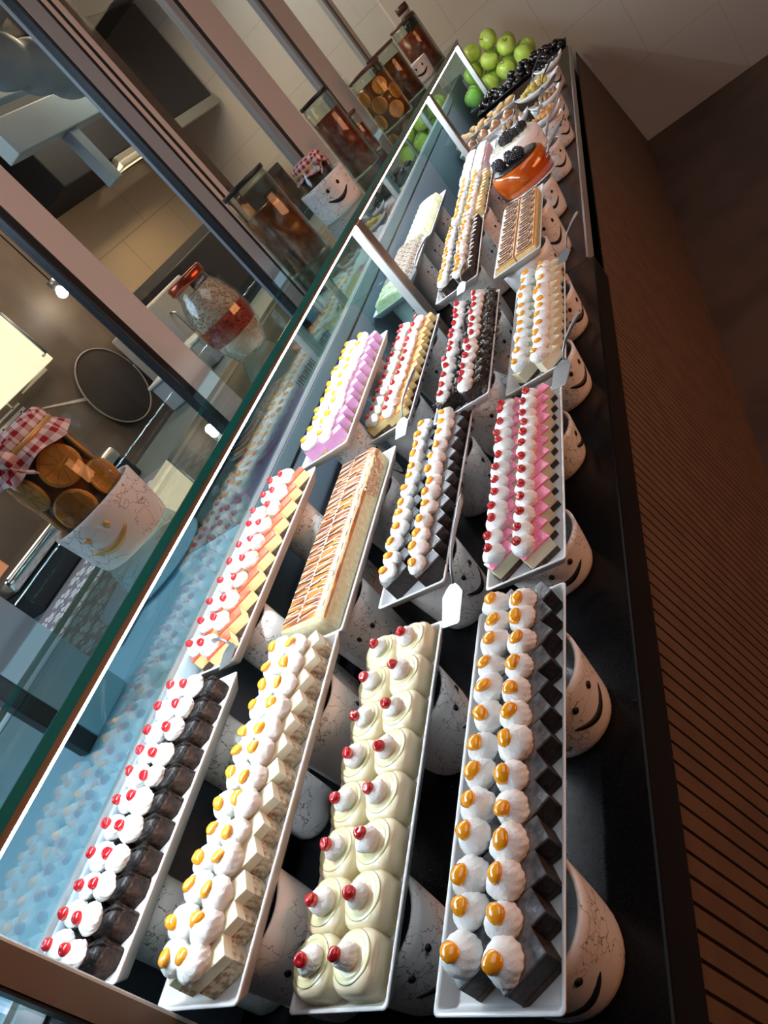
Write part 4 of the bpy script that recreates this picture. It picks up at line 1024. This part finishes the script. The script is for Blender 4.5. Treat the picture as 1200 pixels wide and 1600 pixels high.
    t = cyl_jar(-0.975, 3.58, 0.085, 0.24, 0.20, amber, 'wide jar of citrus slices beyond the two red jars', wood, nm='citrus_jar')
    orange_slices(t, 0.085, 0.012, 3, 5, 0.036, rind, flesh, 0.058)
    cyl_jar(-0.975, 4.02, 0.080, 0.25, 0.20, jam, 'wide jar of orange brown preserve, second from the far end', wood)
    planter(-0.97, 4.40, ZS + 0.0005, 0.10, 0.085, math.radians(-60), 'small smiling white pot holding nothing, between the two furthest jars on the glass shelf', 'smiley ceramic pots on the glass shelf', M['hole'], 0.92)
    cyl_jar(-0.975, 4.80, 0.085, 0.27, 0.22, redm, 'wide dark red jar at the far end of the shelf before the bottle', wood)
    t = empty('green_bottle', (-0.99, 5.10, ZS + 0.0005), 'dark green bottle with a brown cap at the far end of the shelf', 'bottle')
    link('bottle_body', lathe([(0, 0), (0.048, 0), (0.050, 0.005), (0.050, 0.27), (0.046, 0.29), (0.0, 0.292)], 28), mat('bottle_green', (0.006, 0.03, 0.015), 0.15, coat=0.5), t)
    link('neck_ring', lathe([(0, 0.2925), (0.036, 0.2925), (0.036, 0.315), (0, 0.315)], 24), mat('pale_neck', (0.5, 0.47, 0.42), 0.4), t)
    link('cap', lathe([(0, 0.3155), (0.040, 0.3155), (0.040, 0.355), (0, 0.357)], 24), wood, t)
jars()

# ------------------------------------------------------------------ kitchen behind the windows
def kitchen():
    zl = H - 0.475 + 0.0005
    # patterned worktop sheet: grey with pale eight-petal motifs
    bm = bmesh.new()
    t = empty('patterned_mat', (-1.80, 1.22, zl), 'grey mat with a pale eight-petal star pattern on the kitchen worktop', 'mat')
    link('mat_sheet', box(-0.40, 0.42, -0.36, 0.72, 0, 0.003), mat('mat_grey', (0.17, 0.165, 0.19), 0.6), t)
    for i in range(-4, 5):
        for j in range(-4, 8):
            cx, cy = i * 0.10, j * 0.10
            if not (-0.36 < cx < 0.38 and -0.33 < cy < 0.68): continue
            for k in range(8):
                a = k * math.pi / 4
                pts = [(0.007, 0), (0.030, -0.012), (0.046, 0.003), (0.028, 0.007)]
                vs = [bm.verts.new((cx + x * math.cos(a) - y * math.sin(a), cy + x * math.sin(a) + y * math.cos(a), 0.0035)) for x, y in pts]
                vs2 = [bm.verts.new((v.co.x, v.co.y, 0.0028)) for v in vs]
                bm.faces.new(vs)
                for q in range(4): bm.faces.new((vs[q], vs[(q + 1) % 4], vs2[(q + 1) % 4], vs2[q]))
            vs = [bm.verts.new((cx + 0.05 + 0.010 * math.cos(q * math.pi / 2), cy + 0.05 + 0.010 * math.sin(q * math.pi / 2), 0.0035)) for q in range(4)]; bm.faces.new(vs)
    link('star_pattern', mesh(bm, 'pattern'), mat('mat_pale', (0.62, 0.64, 0.66), 0.6), t, kind='stuff')
    # pale round platter and plate stack just behind the glass
    o = link('round_platter', lathe([(0, 0), (0.10, 0), (0.165, 0.008), (0.17, 0.012), (0.16, 0.012), (0.10, 0.006), (0, 0.005)], 48), mat('pale_blue_plate', (0.42, 0.55, 0.66), 0.4), None, (-1.45, 1.12, zl))
    _set(o, 'large pale blue round platter lying behind the back glass', 'platter')
    t = empty('plate_stack', (-1.17, 1.42, zl), 'stack of dark green-grey plates behind the back glass', 'plates')
    pm = lathe([(0, 0), (0.05, 0), (0.075, 0.009), (0.074, 0.011), (0.045, 0.004), (0, 0.003)], 36)
    for i in range(12): link('plate', pm, mat('dark_plate', (0.10, 0.15, 0.16), 0.3) if i == 0 else None, t, (0, 0, 0.0095 * i))
    # chrome espresso style machine
    t = empty('chrome_machine', (-2.30, 1.62, zl), 'chrome and black kitchen machine on the worktop', 'machine')
    link('machine_body', box(-0.09, 0.09, -0.30, 0.45, 0, 0.10, 0.01), M['gasket'], t)
    link('chrome_top', box(-0.09, 0.09, -0.30, 0.45, 0.1005, 0.16, 0.02, 3, True), mat('chrome', (0.75, 0.74, 0.70), 0.12, metal=1.0), t)
    link('lever', tube([(0.08, 0.0, 0.13), (0.15, 0.02, 0.17), (0.20, 0.03, 0.16)], 0.010, 8), mat('chrome_lever', (0.75, 0.74, 0.70), 0.12, metal=1.0), t)
    link('spout', tube([(0.08, 0.2, 0.12), (0.13, 0.2, 0.12), (0.14, 0.2, 0.06)], 0.012, 8), mat('chrome_spout', (0.7, 0.7, 0.7), 0.15, metal=1.0), t)
    # brown partition board with white lighthouse drawing
    t = empty('lighthouse_board', (-2.95, 2.55, 0), 'grey brown wall board with a white line drawing of a lighthouse', 'board')
    link('board_panel', box(-0.02, 0.02, -1.7, 0.86, 0.0, 2.6), mat('taupe_board', (0.17, 0.125, 0.095), 0.6, col2=(0.13, 0.09, 0.065), scale=4), t)
    wm = mat('white_paint', (0.72, 0.66, 0.58), 0.6)
    bm = bmesh.new()
    def stroke(y0, z0, y1, z1, w0=0.008, w1=None):
        w1 = w0 if w1 is None else w1
        d = Vector((y1 - y0, z1 - z0)).normalized(); n_ = Vector((-d.y, d.x))
        p = [(y0 + n_.x * w0, z0 + n_.y * w0), (y0 - n_.x * w0, z0 - n_.y * w0), (y1 - n_.x * w1, z1 - n_.y * w1), (y1 + n_.x * w1, z1 + n_.y * w1)]
        a = [bm.verts.new((0.0215, y, z)) for y, z in p]; b = [bm.verts.new((0.0195, y, z)) for y, z in p]
        bm.faces.new(a)
        for q in range(4): bm.faces.new((a[q], a[(q + 1) % 4], b[(q + 1) % 4], b[q]))
    cy, cz = -0.10, 1.70
    stroke(cy - 0.11, cz, cy + 0.11, cz); stroke(cy - 0.11, cz + 0.03, cy + 0.11, cz + 0.03, 0.005)
    stroke(cy - 0.075, cz, cy - 0.12, cz - 0.62, 0.006); stroke(cy + 0.075, cz, cy + 0.12, cz - 0.62, 0.006)
    stroke(cy - 0.06, cz + 0.03, cy - 0.06, cz + 0.11, 0.006); stroke(cy + 0.06, cz + 0.03, cy + 0.06, cz + 0.11, 0.006); stroke(cy - 0.07, cz + 0.11, cy + 0.07, cz + 0.11, 0.006)
    for q in (0.14, 0.30): stroke(cy, cz - q, cy, cz - q - 0.045, 0.010)
    stroke(cy + 0.16, cz + 0.11, cy + 0.42, cz + 0.20, 0.004, 0.014); stroke(cy + 0.17, cz + 0.05, cy + 0.40, cz + 0.06, 0.004, 0.013); stroke(cy + 0.18, cz - 0.06, cy + 0.46, cz - 0.20, 0.004, 0.010); stroke(cy + 0.12, cz + 0.17, cy + 0.26, cz + 0.30, 0.004, 0.012)
    link('lighthouse_drawing', mesh(bm, 'strokes'), wm, t)
    # lit pale panel with a steel handle
    t = empty('lit_cabinet', (-2.90, 2.76, 1.765), 'small lit pale cabinet front with a steel handle, above the lighthouse drawing', 'cabinet')
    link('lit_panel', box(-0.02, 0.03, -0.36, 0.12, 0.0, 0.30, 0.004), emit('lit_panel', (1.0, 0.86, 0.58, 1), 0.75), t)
    link('handle', tube([(0.035, 0.08, 0.04), (0.065, 0.08, 0.04), (0.065, 0.08, 0.30), (0.035, 0.08, 0.30)], 0.008, 8), M['steel'], t)
    # dark round pan hanging, pale boxes
    t = empty('round_pan', (-2.9275, 3.07, 1.46), 'dark round pan with a pale rim hanging on the kitchen wall', 'pan')
    link('pan_bowl', lathe([(0, 0), (0.20, 0), (0.225, 0.02), (0.22, 0.022), (0, 0.012)], 44), mat('pan_dark', (0.045, 0.035, 0.03), 0.4), t, rot=(0, math.pi / 2, 0))
    bm = bmesh.new(); add_tube(bm, [(0.022, 0.226 * math.cos(a * math.pi / 20), 0.226 * math.sin(a * math.pi / 20)) for a in range(41)], 0.005, 6); link('rim', mesh(bm, 'rim', True), mat('pan_rim', (0.35, 0.30, 0.25), 0.4), t)
    for i, (yy, zz) in enumerate(((2.75, 0.0), (3.02, 0.0))):
        t = empty('storage_box', (-2.28, yy, zl), 'pale lidded storage box on the dark worktop, %s' % ('the nearer one' if i == 0 else 'the further one'), 'box')
        link('box_body', box(-0.10, 0.10, -0.10, 0.10, 0, 0.14, 0.012, 3, True), mat('pale_plastic', (0.42, 0.47, 0.50), 0.4), t); link('box_lid', box(-0.106, 0.106, -0.106, 0.106, 0.1405, 0.158, 0.006, 2, True), mat('lid_plastic', (0.55, 0.60, 0.60), 0.3), t)
    # white fridge column and dark range
    t = empty('white_fridge', (-2.68, 3.52, 0), 'pale fridge standing left of the dark kitchen range', 'fridge')
    link('fridge_body', box(-0.22, 0.18, -0.22, 0.16, 0.0, 1.62, 0.01), mat('fridge_white', (0.52, 0.50, 0.48), 0.4), t); link('door_handle', tube([(0.185, -0.17, 1.1), (0.215, -0.17, 1.12), (0.215, -0.17, 1.5), (0.185, -0.17, 1.52)], 0.010, 8), M['steel'], t)
    t = empty('dark_range', (-2.72, 4.85, 0), 'dark grey cooking range below the beige kitchen tiles', 'range')
    link('range_body', box(-0.30, 0.20, -1.10, 0.95, 0.0, 1.66, 0.01), mat('range_dark', (0.022, 0.023, 0.027), 0.6, spec=0.1), t); link('backsplash', box(-0.30, -0.26, -1.10, 0.95, 1.6605, 1.72), mat('range_back', (0.06, 0.06, 0.065), 0.35), t)
    for q in range(3): link('knob', lathe([(0, 0), (0.02, 0), (0.018, 0.025), (0, 0.026)], 16), M['steel'], t, (0.2, -0.4 + 0.35 * q, 1.5), (0, math.pi / 2, 0))
    # extractor hood with steel bar, dark
    t = empty('extractor_hood', (-2.75, 4.95, 2.24), 'dark extractor hood with a long steel edge bar', 'hood')
    link('hood_body', box(-0.40, 0.10, -1.25, 1.0, 0.08, 0.84, 0.01), mat('hood_dark', (0.012, 0.014, 0.018), 0.7, spec=0.08), t)
    link('steel_bar', box(0.05, 0.12, -0.70, 1.0, 0.0, 0.075, 0.008), mat('hood_bar', (0.32, 0.31, 0.27), 0.3, metal=0.7), t)
    # pale blue scalloped shape and boards standing in for daylight reflections in the windows
    bl = mat('blue_reflection_tint', (0.22, 0.35, 0.47), 0.5)
    for i, (yy, zz, s) in enumerate(((3.10, 2.62, 1.0),)):
        t = empty('scalloped_reflection', (-1.95, yy, zz), 'pale blue scalloped shade seen through the upper window', 'lamp')
        prof = [(0, -0.35)]
        for k in range(25): prof.append((0.085 + 0.022 * abs(math.sin(k * math.pi / 6)), -0.35 + 0.7 * k / 24))
        prof.append((0, 0.35)); link('form', lathe(prof, 28), bl, t, rot=(math.radians(70), 0, 0.0))
        link('cord', tube([(0, 0, 0.1), (0, 0, 0.46)], 0.006, 6), M['gasket'], t)
    t = empty('blue_reflection_frame', (-2.2, 3.45, 2.40), 'pale blue boards added for a reflection high up in the window', 'reflection')
    link('frame_board', box(-0.04, 0.04, -0.5, 0.65, 0.0, 0.16, 0.006), bl, t); link('frame_board', box(-0.03, 0.03, -0.5, 0.65, 0.22, 0.30, 0.006), bl, t)
    link('frame_leg', box(-0.03, 0.03, -0.08, 0.0, -0.28, -0.0005, 0.006), bl, t)
    # ceiling lamp seen as a bright spot
    t = empty('spot_lamp', (-2.80, 3.22, 1.96), 'small bright round kitchen lamp', 'lamp')
    link('bulb', ball(0.03), emit('bulb', (1.0, 0.93, 0.80, 1), 30), t); link('socket', lathe([(0, 0), (0.022, 0), (0.026, 0.05), (0, 0.05)], 16), M['steel'], t, (0, 0, 0.028))
    link('cord', tube([(0, 0, 0.078), (0, 0, 3.099 - 1.96)], 0.004, 6), M['gasket'], t)
kitchen()
